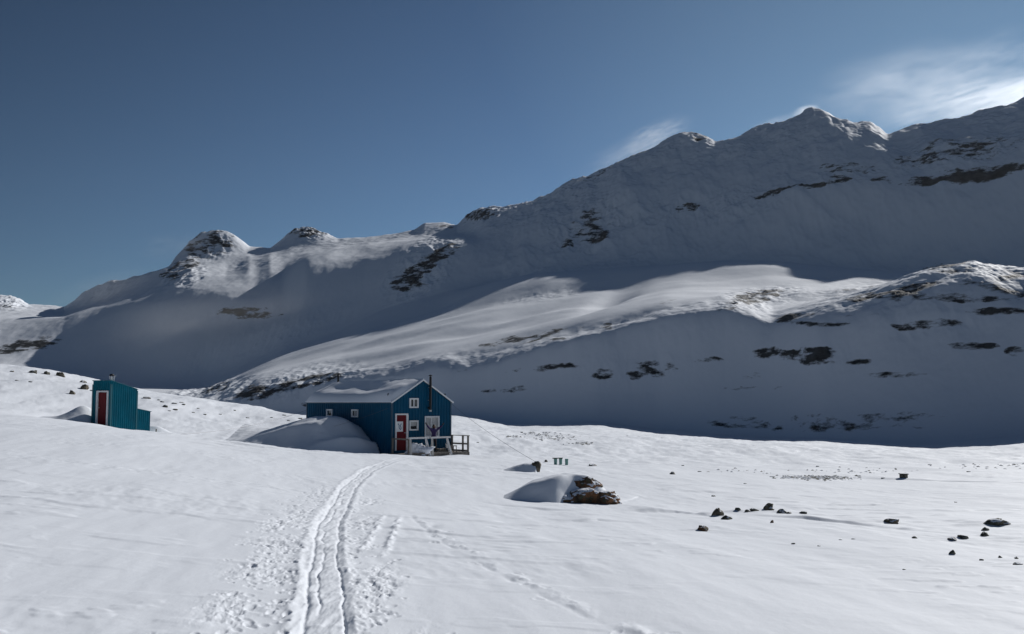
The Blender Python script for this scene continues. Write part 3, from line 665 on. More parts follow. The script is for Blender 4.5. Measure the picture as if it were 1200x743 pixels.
# ------------------------------------------------------------------ porch of grey timber
FLOOR = EYE - 2.86; OUT = 1.62
por = empty('porch', C0 + gx*W_/2 + gn_*.8 + Vector((0,0,EYE-3.15)), 'low grey timber porch with railings below the gable wall', 'porch')
def P3(g, q, z): return C0 + gx*g + gn_*q + Vector((0,0,z)) - por.location
mb = MB()
n = 11
for i in range(n): mb.box(P3(W_/2+.02, .10+(OUT-.12)*(i+.5)/n, FLOOR-.02), W_+.10, (OUT-.12)/n-.012, .04, (gx, gn_, Vector((0,0,1))))
mb.build('deck', M_wood, por)
mb = MB(); mb.box(P3(W_/2, OUT+.02, FLOOR-.12), W_+.2, .05, .22, (gx, gn_, Vector((0,0,1)))); mb.box(P3(W_+.09, OUT/2, FLOOR-.12), .05, OUT-.02, .22, (gx, gn_, Vector((0,0,1)))); mb.build('rim_board', M_wood, por)
TOP = EYE - 1.94
for (g, q) in ((-.02,.12),(-.02,OUT),(W_+.02,OUT),(W_+.02,.16),(W_+.02,1.15)):
    mb = MB(); mb.box(P3(g, q, (TOP+EYE-3.3)/2), .09, .09, TOP-(EYE-3.3)-(.08 if g < 1 else 0), (gx, gn_, Vector((0,0,1)))); mb.build('post', M_wood, por, bevel=.006)
mb = MB()
mb.box(P3(W_+.02, OUT/2+.03, TOP+.02), .13, OUT+.1, .04, (gx, gn_, Vector((0,0,1)))); mb.build('handrail', M_wood, por)
mb = MB(); mb.box(P3(W_+.02, OUT/2+.03, TOP-.46), .05, OUT-.02, .09, (gx, gn_, Vector((0,0,1)))); mb.build('rail', M_wood, por)
mb = MB(); mb.box(P3(-.02, OUT/2+.06, TOP-.10), .05, OUT-.1, .08, (gx, gn_, Vector((0,0,1)))); mb.build('rail', M_wood, por)
mb = MB(); mb.box(P3(W_+.02, OUT/2, FLOOR+.06), .05, OUT-.1, .10, (gx, gn_, Vector((0,0,1)))); mb.build('rail', M_wood, por)
# two leaning trestle frames along the front of the porch
for k, g0 in enumerate((-.04, 1.50)):
    w_ = 1.44
    fr = empty('trestle_frame', C0 + gx*(g0+w_/2) + gn_*(OUT+.10) + Vector((0,0,EYE-3.1)), ('pale timber frame with one slanted leg below the small lower window', 'pale timber frame with one slanted leg in front of the person')[k], 'trestle', 'timber frames along the porch front')
    Q = lambda g, q, z: C0 + gx*g + gn_*q + Vector((0,0,z)) - fr.location
    mb = MB(); mb.box(Q(g0+w_*.47, OUT+.10, TOP-.03), w_*.98, .11, .09, (gx, gn_, Vector((0,0,1)))); mb.build('top_beam', M_wood2, fr, bevel=.006)
    for (ga, gb, m_) in ((.045, .045, M_wood3), (.80, 1.02, M_wood2)):
        for qq in (.02, .20):
            mb = MB(); mb.beam(Q(g0+w_*ga, OUT+.10, TOP-.08), Q(g0+w_*gb, OUT+qq, EYE-3.12), .08, .10); mb.build('leg', m_, fr)
    mb = MB(); mb.beam(Q(g0+.03, OUT+.16, EYE-2.80), Q(g0+w_*.95, OUT+.16, EYE-2.84), .05, .07); mb.build('brace', M_wood, fr)
def lump(name, c, r, sz, m_, seed, label, cat, rough_=.35, sub=3, parent=None, smooth=True, group=None, flat=0.0):
    import bmesh
    bm = bmesh.new(); bmesh.ops.create_icosphere(bm, subdivisions=sub, radius=1)
    for v in bm.verts:
        n = v.co.normalized(); q = Vector((seed*3.7, seed*1.9, seed*.7))
        f = 1 + rough_*mnoise.fractal(n*1.3+q, .8, 2.1, 6) + rough_*.35*(abs(mnoise.noise(n*3.1+q))-.25)
        # planar facets: clamp against a few random planes for an angular look
        v.co = n*f
    if flat:
        rr = random.Random(seed)
        for k in range(9):
            pn = Vector((rr.uniform(-1,1), rr.uniform(-1,1), rr.uniform(-.4,1))).normalized(); dd = rr.uniform(.55,.85)
            for v in bm.verts:
                e = v.co.dot(pn) - dd
                if e > 0: v.co -= pn*e*flat
    for v in bm.verts:
        v.co += v.co.normalized()*.05*mnoise.noise(v.co*5+Vector((seed,0,0)))
        v.co = Vector((v.co.x*sz[0]*r, v.co.y*sz[1]*r, v.co.z*sz[2]*r))
    me = bpy.data.meshes.new(name); bm.to_mesh(me); bm.free(); me.materials.append(m_)
    me.polygons.foreach_set('use_smooth', [smooth]*len(me.polygons))
    o = bpy.data.objects.new(name, me); COL.objects.link(o); o.location = c
    if parent is not None: o.parent = parent
    if label: tag(o, label, cat, group)
    return o
def PW(g, q, z): return C0 + gx*g + gn_*q + Vector((0,0,z))
lump('snow_pile', PW(.78, 1.42, FLOOR+.12), .5, (1.25,.5,.80), M_snowf, 3, 'lumpy white snow pile on the porch behind the left frame', 'snow pile', .9, 4)
# person cheering
# firewood pieces and bucket on the porch
wd = empty('firewood_pile', PW(2.75, 1.35, FLOOR), 'small pile of split firewood on the porch by the person', 'firewood')
rr = random.Random(4)
for i in range(8):
    c = Vector((rr.uniform(-.35,.35), rr.uniform(-.12,.12), .07+.10*(i//4)+rr.uniform(0,.03)))
    an = rr.uniform(-.3,.3) + th; dx = Vector((math.cos(an), math.sin(an), rr.uniform(-.08,.08)))*.20
    mb = MB(); mb.tube([c-dx, c+dx], .055, 6); mb.build('log', M_rock_tan if i % 2 else M_wood, wd)
bk = empty('bucket', PW(2.95, 1.38, FLOOR+.26), 'small white pot standing on the firewood at the porch edge', 'pot')
mb = MB(); mb.tube([(0,0,0),(0,0,.02),(0,0,.20),(0,0,.22)], [.07,.085,.11,.12], 14, cap=False); mb.add([(.07*math.cos(k*math.pi/7), .07*math.sin(k*math.pi/7), .005) for k in range(14)], [tuple(range(14))]); mb.build('pot_body', M_white, bk, smooth=True)
mb = MB(); mb.tube([(-.11,0,.21),(-.07,0,.29),(0,0,.32),(.07,0,.29),(.11,0,.21)], .008, 6); mb.build('handle', M_galv, bk)
ch_ = empty('stool', PW(3.45, 1.25, FLOOR), 'low grey wooden stool on the porch at its right end', 'stool')
mb = MB(); mb.box((0,0,.36), .42, .32, .04, (gx, gn_, Vector((0,0,1)))); mb.build('seat', M_wood, ch_)
for i in (-1,1):
    for j in (-1,1):
        mb = MB(); b0 = gx*.17*i + gn_*.12*j; mb.beam(b0+Vector((0,0,.34)), b0*1.15, .045, .045); mb.build('leg', M_wood, ch_)

# ------------------------------------------------------------------ person on the porch, arms raised
def skinned(name, verts, edges, radii, levels, m_, parent, loc=None):
    me = bpy.data.meshes.new(name+'_skeleton'); me.from_pydata(verts, edges, []); ob = bpy.data.objects.new(name, me); COL.objects.link(ob)
    sk_ = ob.modifiers.new('skin', 'SKIN'); lay = me.skin_vertices[0] if me.skin_vertices else None
    if lay is None:
        me.skin_vertices.new() if hasattr(me.skin_vertices, 'new') else None
    bpy.context.view_layer.update()
    for i, r in enumerate(radii):
        rr_ = r if isinstance(r, tuple) else (r, r); me.skin_vertices[0].data[i].radius = rr_
    me.skin_vertices[0].data[0].use_root = True
    sb = ob.modifiers.new('sub', 'SUBSURF'); sb.levels = levels; sb.render_levels = levels
    dg = bpy.context.evaluated_depsgraph_get(); ev = ob.evaluated_get(dg); nm = bpy.data.meshes.new_from_object(ev)
    ob.modifiers.clear(); ob.data = nm; nm.name = name; nm.materials.clear()
    for q in (m_ if isinstance(m_, (list, tuple)) else [m_]): nm.materials.append(q)
    nm.polygons.foreach_set('use_smooth', [True]*len(nm.polygons))
    if parent is not None: ob.parent = parent
    return ob
M_skin = mat("skin", (0.13, 0.075, 0.055), 0.55); M_purple = mat("purple jacket fabric", (0.020, 0.007, 0.075), 0.7, var=(9, .25), bump=(14, .4, .02))
M_pants = mat("black trousers fabric", (0.012, 0.012, 0.016), 0.8, bump=(14, .4, .02)); M_glove = mat("black glove leather", (0.012, 0.012, 0.014), 0.6)
M_hair = mat("dark brown hair", (0.02, 0.013, 0.01), 0.7, bump=(40, .5, .01)); M_boot = mat("dark boot rubber", (0.02, 0.02, 0.022), 0.6)
per = empty('person', PW(2.30, .95, FLOOR), 'person in purple jacket with both arms raised before the large window', 'person', x_axis=gx)
H = 1.60
# local frame: x along the gable, -y towards the camera, z up
bv = [(0,0,.86),(0,0,1.02),(0,.0,1.20),(0,.01,1.32),(0,.0,1.38),(0,-.01,1.46),            #0..5 pelvis..head base
      (.09,0,.80),(.12,-.02,.46),(.13,.01,.09),(.14,-.10,.04),                           #6..9 leg R
      (-.09,0,.80),(-.12,-.02,.46),(-.13,.01,.09),(-.14,-.10,.04),                       #10..13
      (.15,.0,1.29),(.37,-.03,1.40),(.59,-.05,1.56),                                     #14..16 arm
      (-.15,.0,1.29),(-.36,-.03,1.42),(-.57,-.05,1.60)]
be = [(0,1),(1,2),(2,3),(3,4),(4,5),(0,6),(6,7),(7,8),(8,9),(0,10),(10,11),(11,12),(12,13),(3,14),(14,15),(15,16),(3,17),(17,18),(18,19)]
br = [(.17,.12),(.165,.12),(.19,.13),(.15,.11),.055,.055,.095,.062,.045,.04,.095,.062,.045,.04,.095,.070,.052,.095,.070,.052]
body = skinned('body', bv, be, br, 2, [M_purple, M_pants, M_skin, M_boot], per)
for p in body.data.polygons:
    z = p.center.z
    p.material_index = 3 if z < .10 else (1 if z < .84 else (2 if (z > 1.375 and abs(p.center.x) < .1) else 0))
# jacket hem and collar as clothing
def ringlathe(name, prof, m_, parent, sx=1, sy=1, c=(0,0,0), n=20):
    mb = MB(); vs = []; fs = []
    for (r, z) in prof:
        for k in range(n): an = 2*math.pi*k/n; vs.append((c[0]+r*sx*math.cos(an), c[1]+r*sy*math.sin(an), c[2]+z))
    for i in range(len(prof)-1):
        for k in range(n): fs.append((i*n+k, i*n+(k+1)%n, (i+1)*n+(k+1)%n, (i+1)*n+k))
    mb.add(vs, fs); return mb.build(name, m_, parent, smooth=True)
ringlathe('jacket_hem', [(.172,.78),(.178,.80),(.172,.92),(.158,1.0)], M_purple, per, 1, .74)
ringlathe('collar', [(.085,1.33),(.088,1.37),(.080,1.40)], M_purple, per, 1, .95)
# head with brow, nose, chin; eyes, mouth, ears, hair
import bmesh
bm = bmesh.new(); bmesh.ops.create_icosphere(bm, subdivisions=4, radius=1)
for v in bm.verts:
    x, y, z = v.co
    w_ = .074*(1-.22*max(0,-z)); dd = .095; v.co = Vector((x*w_, y*dd, z*.112))
    f = max(0, -y)
    v.co.y -= .022*math.exp(-((x)/.16)**2 - ((z+.08)/.16)**2)*f + .008*math.exp(-(x/.3)**2-((z+.75)/.2)**2)*f
    v.co.y += .010*f*(math.exp(-((x-.38)/.16)**2-((z-.08)/.12)**2)+math.exp(-((x+.38)/.16)**2-((z-.08)/.12)**2))
me = bpy.data.meshes.new('head'); bm.to_mesh(me); bm.free(); me.materials.append(M_skin); me.polygons.foreach_set('use_smooth', [True]*len(me.polygons))
hd = bpy.data.objects.new('head', me); COL.objects.link(hd); hd.parent = per; hd.location = (0,-.015,1.485)
for sgn in (-1,1):
    lump('eye', (sgn*.028,-.082,.008), .011, (1,.6,.7), M_hair, 3, None, None, 0, 2, hd)
    lump('ear', (sgn*.074,.0,-.005), .022, (.35,.7,1.2), M_skin, 5, None, None, .1, 2, hd)
lump('mouth', (0,-.088,-.052), .022, (1,.25,.28), M_red, 3, None, None, 0, 2, hd)
bm = bmesh.new(); bmesh.ops.create_icosphere(bm, subdivisions=4, radius=1)
for v in bm.verts:
    x, y, z = v.co; k = 1 + .05*mnoise.noise(v.co*4)
    v.co = Vector((x*.088*k, y*.104*k + .010, z*.122*k + .012))
    if y < -.35 and z < .48: v.co.y += .06; v.co.x *= .82
    if z < -.5: v.co.z = -.075 - .02*(z+.5)
me = bpy.data.meshes.new('hair'); bm.to_mesh(me); bm.free(); me.materials.append(M_hair); me.polygons.foreach_set('use_smooth', [True]*len(me.polygons))
hr = bpy.data.objects.new('hair', me); COL.objects.link(hr); hr.parent = hd
# gloved hands with palm and five fingers each
for sgn in (-1, 1):
    w0 = Vector((sgn*(.59 if sgn > 0 else .57), -.05, 1.56 if sgn > 0 else 1.60)); d = Vector((sgn*.62,-.05,.78)).normalized()
    sdv = d.cross(Vector((0,-1,0))).normalized()*sgn
    vs = [w0, w0+d*.045, w0+d*.09]; es = [(0,1),(1,2)]; rr_ = [.042, (.050,.026), (.046,.024)]
    for k, (off, ln2, sp2) in enumerate(((-.030,.072,-.28),(-.010,.085,-.08),(.010,.080,.08),(.030,.064,.28))):
        b0 = w0+d*.095+sdv*off; dd = (d + sdv*sp2).normalized(); n0 = len(vs)
        vs += [b0, b0+dd*ln2*.5, b0+dd*ln2+Vector((0,-.012,0))]; es += [(2,n0),(n0,n0+1),(n0+1,n0+2)]; rr_ += [.0105,.0095,.008]
    n0 = len(vs); tb = w0+d*.04-sdv*.030; td = (d*.55-sdv*.8).normalized(); vs += [tb+td*.02, tb+td*.055, tb+td*.08]; es += [(1,n0),(n0,n0+1),(n0+1,n0+2)]; rr_ += [.014,.012,.010]
    skinned('glove', [tuple(v) for v in vs], es, rr_, 1, M_glove, per)
    fb = lump('boot', (sgn*.135,-.05,.055), .1, (.60,1.45,.60), M_boot, 8, None, None, .05, 3, per)

# ------------------------------------------------------------------ outhouse
t2 = R(62); OC = Vector((-21.68, 54.0, 0)); sx_ = Vector((math.cos(t2), math.sin(t2), 0)); dx_ = Vector((-math.sin(t2), math.cos(t2), 0))
sn_ = Vector((math.sin(t2), -math.cos(t2), 0)); dn_ = -sx_
out = empty('outhouse', OC + Vector((0,0,EYE-1.5)), 'small teal metal outhouse with sloping roof, low rear box and red door', 'outhouse')
O3 = lambda s, t, z: OC + sx_*s + dx_*t + Vector((0,0,EYE+z)) - out.location
oo = O3(0,0,-EYE)
ow, os_, oe = 1.41, 1.74, 2.73
ztop = lambda s: 1.18 - (1.18-.737)*s/1.74; ztop2 = lambda s: -.333 - .174*(s-1.74)/.99
bz = -2.0
mb = MB(); rib_wall(mb, oo, sx_, sn_, os_, EYE+bz, lambda s: EYE+ztop(s), [], .15); rib_wall(mb, oo+dx_*ow, sx_, dx_, os_, EYE+bz, lambda s: EYE+ztop(s), [], .15); mb.build('side_wall', M_teal, out)
od = (.22,.98,EYE-1.27,EYE+.57)
mb = MB(); rib_wall(mb, oo, dx_, dn_, ow, EYE+bz, lambda s: EYE+ztop(0), [od], .15); mb.build('front_wall', M_teal, out)
mb = MB(); rib_wall(mb, oo+sx_*os_, dx_, sx_, ow, EYE+bz, lambda s: EYE+ztop(os_), [], .15); mb.build('back_wall', M_teal, out)
mb = MB(); rib_wall(mb, oo+sx_*os_-sn_*.012, sx_, sn_, oe-os_, EYE+bz, lambda s: EYE+ztop2(s+1.74), [], .15); rib_wall(mb, oo+sx_*oe, dx_, sx_, ow, EYE+bz, lambda s: EYE+ztop2(oe), [], .15)
rib_wall(mb, oo+sx_*os_+dx_*(ow-.012), sx_, dx_, oe-os_, EYE+bz, lambda s: EYE+ztop2(s+1.74), [], .15); rb = mb.build('rear_box', M_teal, out)
def slab(mb, s0, s1, zf, th_, ov_, s_in=False):
    vs = []
    for t in (-ov_, ow+ov_):
        for (s, z) in ((s0, zf(s0)), (s1, zf(s1)), (s1, zf(s1)+th_), (s0, zf(s0)+th_)): vs.append(O3(s, t, z))
    mb.add(vs, [(3,2,1,0),(4,5,6,7),(0,1,5,4),(1,2,6,5),(2,3,7,6),(3,0,4,7)])
M_trim2 = mat("teal trim", (0.002, 0.10, 0.135), .45)
mb = MB(); slab(mb, -.05, os_+.05, ztop, .035, .05); mb.build('roof', M_trim2, out)
mb = MB(); slab(mb, os_+.052, oe+.05, ztop2, .03, .04); mb.build('lid', M_trim2, rb)
for (s, t) in ((0,0),(0,ow),(os_,0)):
    mb = MB(); mb.box(O3(s, t, -.5), .09, .09, 3.0 if s == 0 else 2.35, (sx_, dx_, Vector((0,0,1)))); mb.build('corner_trim', M_trim2, out)
mb = MB(); p = oo - dn_*.12; mb.add([p+Vector((0,0,EYE+bz)), p+dx_*ow+Vector((0,0,EYE+bz)), p+dx_*ow+Vector((0,0,EYE+1.1)), p+Vector((0,0,EYE+1.1))], [(0,1,2,3)]); mb.build('interior', M_dark, out)  # near-black sheet stands in for the darkness behind the door
door(oo, dx_, dn_, *od, out, False)
mb = MB(); c = O3(.14, .16, 1.2); mb.tube([c, c+Vector((0,0,.22))], .07, 12)
vp = mb.build('vent_pipe', M_galv, out)
mb = MB(); mb.tube([c+Vector((0,0,.24)), c+Vector((0,0,.30)), c+Vector((0,0,.36))], [.13,.13,.08], 12); mb.build('pipe_cap', M_black, vp)
mb = MB()
for k in range(4):
    an = k*math.pi/2+.4; q = c+Vector((.12*math.cos(an), .12*math.sin(an), 0)); mb = MB(); mb.tube([q+Vector((0,0,.0)), q+Vector((0,0,.25))], .014, 6); mb.build('cap_strut', M_white, vp)
mb = MB(); mb.tube([c+Vector((.12,0,.2)), c+Vector((.24,.0,.26)), c+Vector((.26,0,.34))], .012, 6)
mb.build('cap_bracket', M_white, vp)

# stake in the snow beside it
p = locate(188, 506); p = Vector((-.3555*57.0, 57.0, ground_z(-.3555*57, 57)))
mb = MB(); mb.beam(p+Vector((0,0,-.2)), p+Vector((.02,0,.32)), .06, .06); tag(mb.build('stake', M_wood, None), 'short wooden stake in the snow right of the outhouse', 'stake')

# ------------------------------------------------------------------ drifts
def patch(name, x0, x1, y0, y1, nx, ny, hfun, m_, label=None, cat=None, parent=None):
    vs = []; fs = []
    for j in range(ny+1):
        for i in range(nx+1):
            x = x0+(x1-x0)*i/nx; y = y0+(y1-y0)*j/ny; h_ = hfun(x, y)
            vs.append((x, y, ground_z(x, y) - .12 + h_))
    for j in range(ny):
        for i in range(nx): k = j*(nx+1)+i; fs.append((k, k+1, k+nx+2, k+nx+1))
    c = Vector(((x0+x1)/2, (y0+y1)/2, ground_z((x0+x1)/2, (y0+y1)/2)))
    mb = MB(); off = parent.location if parent is not None else c
    mb.add([Vector(v)-off for v in vs], fs); o = mb.build(name, m_, parent, smooth=True)
    if parent is None: o.location = c
    if label: tag(o, label, cat)
    return o
def ss(a_, b_, x): t = min(1, max(0, (x-a_)/(b_-a_))); return t*t*(3-2*t)
def big(x, y):
    d = Vector((x, y, 0)) - C0; p = d.dot(ln_); q = d.dot(wn)
    if q < .03: return -.3
    wob = .25*mnoise.noise(Vector((p*.5, q*.6, 2)))
    up = ss(.75, 1.5+.5*wob, p - .12*max(0,q-1.2)) ; up2 = ss(1.5, 3.4, p)
    h_ = (1.15*up + 1.10*up2)*(1-.40*ss(5, 11, p))
    prof = .80 + .20*ss(0, 1.3, q); prof *= 1 - ss(1.5, 6.4+.3*p*.2, q)
    ridge = .16*math.exp(-((q-2.2-.28*p+wob)/.5)**2)*ss(1.5,3,p)
    return h_*prof + ridge*prof + .05*mnoise.noise(Vector((p*1.4, q*.9, 5)))*prof
patch('snow_drift', -17.5, -7.0, 50.5, 65.5, 150, 170, big, M_snow, 'large wind-shaped snow drift against the long cabin wall', 'snow drift')
def d2(x, y):
    d = Vector((x, y, 0)) - OC; t = d.dot(dx_); s_ = -d.dot(sx_); 
    return .95*math.exp(-((s_+.3)/1.2)**2 - ((t-2.3)/.75)**2)*(1+.2*mnoise.noise(Vector((x, y, 1)))) + .45*math.exp(-((x+25.0)/1.8)**2-((y-55.2)/1.3)**2)
patch('snow_drift', -28, -21.2, 50, 57, 80, 80, lambda x, y: d2(x, y) if (Vector((x,y,0))-OC).dot(sx_) < -.02 or (Vector((x,y,0))-OC).dot(dx_) > ow+.03 else -.4, M_snow, 'low snow drift against the door side of the outhouse', 'snow drift')
def d3(x, y): return .12+.50*math.exp(-((x+20.6)/1.1)**2-((y-58.0)/.8)**2)
patch('snow_drift', -22, -18.3, 56.6, 61, 40, 40, d3, M_snow, 'small shaded snow mound right behind the outhouse', 'snow drift')

# ------------------------------------------------------------------ boulders
bo = empty('boulder', locate(686, 590), 'largest boulder, rusty brown, with a long snow drift over its left side', 'boulder')
bl = bo.location
def bpart(name, dx, dy, dz, r, sz, m_, seed): return lump(name, (dx, dy, dz), r, sz, m_, seed, None, None, .30, 5, bo, True, None, .75)
M_rock_snowy = rockmat("rusty brown rock with caught snow", (0.03,0.022,0.014), (0.30,0.14,0.06), (0.08,0.075,0.045), snow=.62)
bpart('rock', .42, .20, .02, .48, (1.0,.9,.70), M_rock_snowy, 11)
bpart('rock', -.12, .22, .10, .46, (1.05,.8,.74), M_rock_snowy, 12)
bpart('rock', .12, .62, .30, .42, (1.15,.8,.72), M_rock_snowy, 15)
bpart('rock', -.52, .12, .02, .30, (1.15,.8,.72), M_rock_snowy, 16)
def bsnow(x, y):
    x -= bl.x; y -= bl.y
    c = .46*ss(-2.55, -1.2, x)+.34*ss(-1.9, -.35, x); c *= 1 - ss(.0, 1.15, x)*.85
    wv = .12*mnoise.noise(Vector((x*1.6, y*1.4, 8)))
    front = ss(-.55+.50*ss(-.75,-.1,x)+wv, .40+.30*ss(-.8,-.2,x)+wv, y - .02); back = 1-ss(1.0, 2.4, y)
    hole = 1 - .0*x
    return .12 + (c*front*back) + .0 - .16 + .02*mnoise.noise(Vector((x*2.5, y*2.5, 3)))
patch('snow_drift', bl.x-2.8, bl.x+1.5, bl.y-.6, bl.y+2.4, 110, 90, bsnow, M_snow, parent=bo)
b2 = empty('boulder', locate(627, 553), 'pointed tan rock behind the large boulder with a drift on its left', 'boulder')
lump('rock', (.02, .0, .12), .30, (.70,.8,1.0), M_rock_tan, 21, None, None, .3, 4, b2, True, None, .75)
def b2s(x, y):
    x -= b2.location.x; y -= b2.location.y
    return .10 + .36*ss(-1.5, -.25, x)*(1-ss(.0, .12, x))*ss(-.6, .05, y)*(1-ss(.3, 1.2, y))
patch('snow_drift', b2.location.x-1.7, b2.location.x+.3, b2.location.y-.7, b2.location.y+1.3, 70, 50, lambda x, y: b2s(x, y)-.04, M_snow, parent=b2)
D, B, T = M_rock_dark, M_rock_brown, M_rock_tan
ROCKS = [ # px, py(base), width px, height px, material, seed, label, group
 (841,604,16,12,T,31,'broken tan rock at the left end of the low rock line',None),
 (852,609,16,6,D,32,'flat dark slab at the foot of the broken tan rock',None),
 (865,599,9,5,D,33,'small dark rock just right of the broken tan rock',None),
 (876,600,8,5,D,34,'small rock left of the round black rock',None),
 (884,599,13,5,D,35,'low dark stone beside the left of the round black rock',None),
 (901,598,15,10,D,36,'round black rock, highest of the low rock line',None),
 (916,601,16,7,D,37,'jagged dark rock just right of the round black rock',None),
 (925,602,8,4,D,38,'small flat rock at the right of the jagged dark rock',None),
 (942,602,12,4,D,39,'low flat stone at the right end of the rock line',None),
 (905,613,6,5,B,40,'lone little stone below the round black rock',None),
 (825,622,17,8,B,41,'wedge-shaped reddish rock in front of the low rock line',None),
 (930,638,7,3,D,42,'tiny stone alone in the foreground snow below the rock line',None),
 (1044,613,20,8,T,43,'rounded rock with a snow tail alone between the two rock groups',None),
 (1166,616,30,11,D,44,'long dark rock, biggest at the right edge',None),
 (1155,622,12,5,D,45,'small stone just left below the long dark rock',None),
 (1155,629,11,6,D,46,'dark stone below the long dark rock',None),
 (1130,632,13,7,D,47,'blocky dark stone left of the stones below the long rock',None),
 (1116,634,13,4,B,48,'flat brown stone farthest left of the right-hand group',None),
 (1072,631,8,4,D,49,'small stone alone between rounded rock and right-hand group',None),
 (1117,650,9,6,D,50,'small pointed stone in front of the flat brown stone',None),
 (1193,662,12,5,D,51,'dark stone nearest the lower right edge',None),
 (1173,654,6,3,D,52,'tiny stone up left of the lower right stone','tiny stones at the right edge'),
 (1192,655,6,3,D,53,'tiny stone at the right edge above the nearest dark stone','tiny stones at the right edge'),
 (1151,657,7,3,D,54,'tiny stone left of the others at the lower right','tiny stones at the right edge'),
 (836,582,6,3,D,55,'tiny stone behind the low rock line in open snow',None),
 (788,556,10,4,D,56,'small dark stone on the flat right of the buckets',None),
 (640,542,5,4,T,57,'small rock left of the three green buckets',None),
 (694,546,13,3,T,58,'thin flat tan rock right of the buckets',None),
 (70,441,13,9,T,61,'tan block, highest boulder on the left hill',None),
 (54,440,9,6,D,62,'dark boulder second from left on the hill crest',None),
 (38,438,12,5,D,63,'leftmost low dark boulder on the hill crest',None),
 (96,448,10,4,D,64,'small dark rock above the olive boulder on the left hill',None),
 (98,456,14,9,T,65,'olive tan boulder just left above the outhouse',None),
 (84,462,10,7,T,66,'round tan boulder lowest on the left hill',None),
 (107,459,6,2,D,67,'thin dark rock beside the outhouse roof corner',None),
 (171,467,11,4,T,68,'flat rock just right of the outhouse roof',None),
 (35,449,5,2,D,69,'tiny rock low on the far left hill',None),
]
rs2 = random.Random(9)
def place(px, py): return locate(px, py)
for (px, py, wp, hp, m_, sd, lab, grp) in ROCKS:
    p = place(px, py); k = p.y/F; r = wp*k*.44
    hz_ = hp*k/r*.66
    o = lump('rock', p + Vector((0, r*.3, hp*k*.04)), r, (1.0,.9,max(.3, hz_)), m_, sd, lab, 'rock', .55, 4 if wp > 10 else 3, None, True, grp, .8)
def stone_labels(lst, marks):
    """a label for each stone from the landmark it lies next to, and its rank in distance from it"""
    res = {}; groups = {}
    for i, (px, py, *_r) in enumerate(lst):
        d, nm, mx, my = min(((abs(px-mx)**2 + (2.2*(py-my))**2)**.5, nm, mx, my) for nm, mx, my in marks)
        side = 'right of' if px > mx else 'left of'
        if abs(px-mx) < 12: side = 'behind' if py < my else 'in front of'
        groups.setdefault((side, nm), []).append((d, i))
    rank = ['nearest', 'second nearest', 'third nearest', 'fourth nearest', 'fifth nearest', 'sixth nearest', 'seventh nearest', 'eighth nearest', 'ninth nearest', 'tenth nearest', 'eleventh nearest', 'farthest']
    for (side, nm), g in groups.items():
        g.sort()
        for k, (d, i) in enumerate(g):
            res[i] = 'small dark stone %s %s' % (side, nm) if len(g) == 1 else '%s of the small dark stones %s %s' % (rank[k], side, nm)
    return res
# scattered stones on the hill behind the huts: small, individually placed
small = [(190,472,5,3),(194,477,6,5),(198,482,4,2),(204,474,7,3),(205,481,7,3),(215,475,5,3),(212,472,5,2),(186,469,4,2),(226,484,4,2),(232,479,4,2),(240,487,4,2),(258,486,4,2),(275,482,3,2),(290,490,4,2),
         (318,490,4,2),(333,487,5,2),(343,498,6,3),(352,491,6,3),(358,497,5,2),(349,503,6,3),(356,505,5,2),(338,493,4,2),(20,446,4,2),(110,475,4,2),(14,436,5,3),(120,449,4,2)]
small_lab = stone_labels(small, [('the outhouse rear box', 170, 476), ('the far cabin corner', 361, 490), ('the hill crest boulders', 54, 438)])
for si, (px, py, wp, hp) in enumerate(small):
    p = place(px, py); k = p.y/F
    o = lump('stone', p + Vector((0,0,hp*k*.1)), wp*k*.55, (1,.9,.8*hp/wp), D if rs2.random() < .7 else T, rs2.randint(70,999), small_lab[si], 'stone', .35, 2, None, True, 'small stones on the left hill', .8)
flat = ((596,512,4,2),(611,507,4,2),(748,494,4,3),(775,500,5,3),(800,546,4,2),(873,567,4,2),(905,559,6,2),(1090,545,5,2),(820,553,5,2),(958,547,4,2),(1035,561,5,2),(1007,558,5,2),(1000,632,5,2),(960,640,4,2),(1135,553,5,2),(1120,589,4,2),(985,633,4,2),(1060,668,4,2),(735,500,4,2),(560,519,4,2))
flat_lab = stone_labels(flat, [('the long gravel band', 958, 560), ('the flat-topped block', 1059, 556), ('the large snow-capped boulder', 690, 570), ('the three green tubs', 657, 540), ('the low rock line', 890, 602), ('the long dark rock', 1166, 612), ('the porch', 545, 525)])
for fi, (px, py, wp, hp) in enumerate(flat):
    p = place(px, py); k = p.y/F
    o = lump('stone', p + Vector((0,0,hp*k*.1)), wp*k*.55, (1,.9,.8*hp/wp), D, rs2.randint(70,999), flat_lab[fi], 'stone', .35, 2, None, True, 'tiny stones on the snow flat', .8)
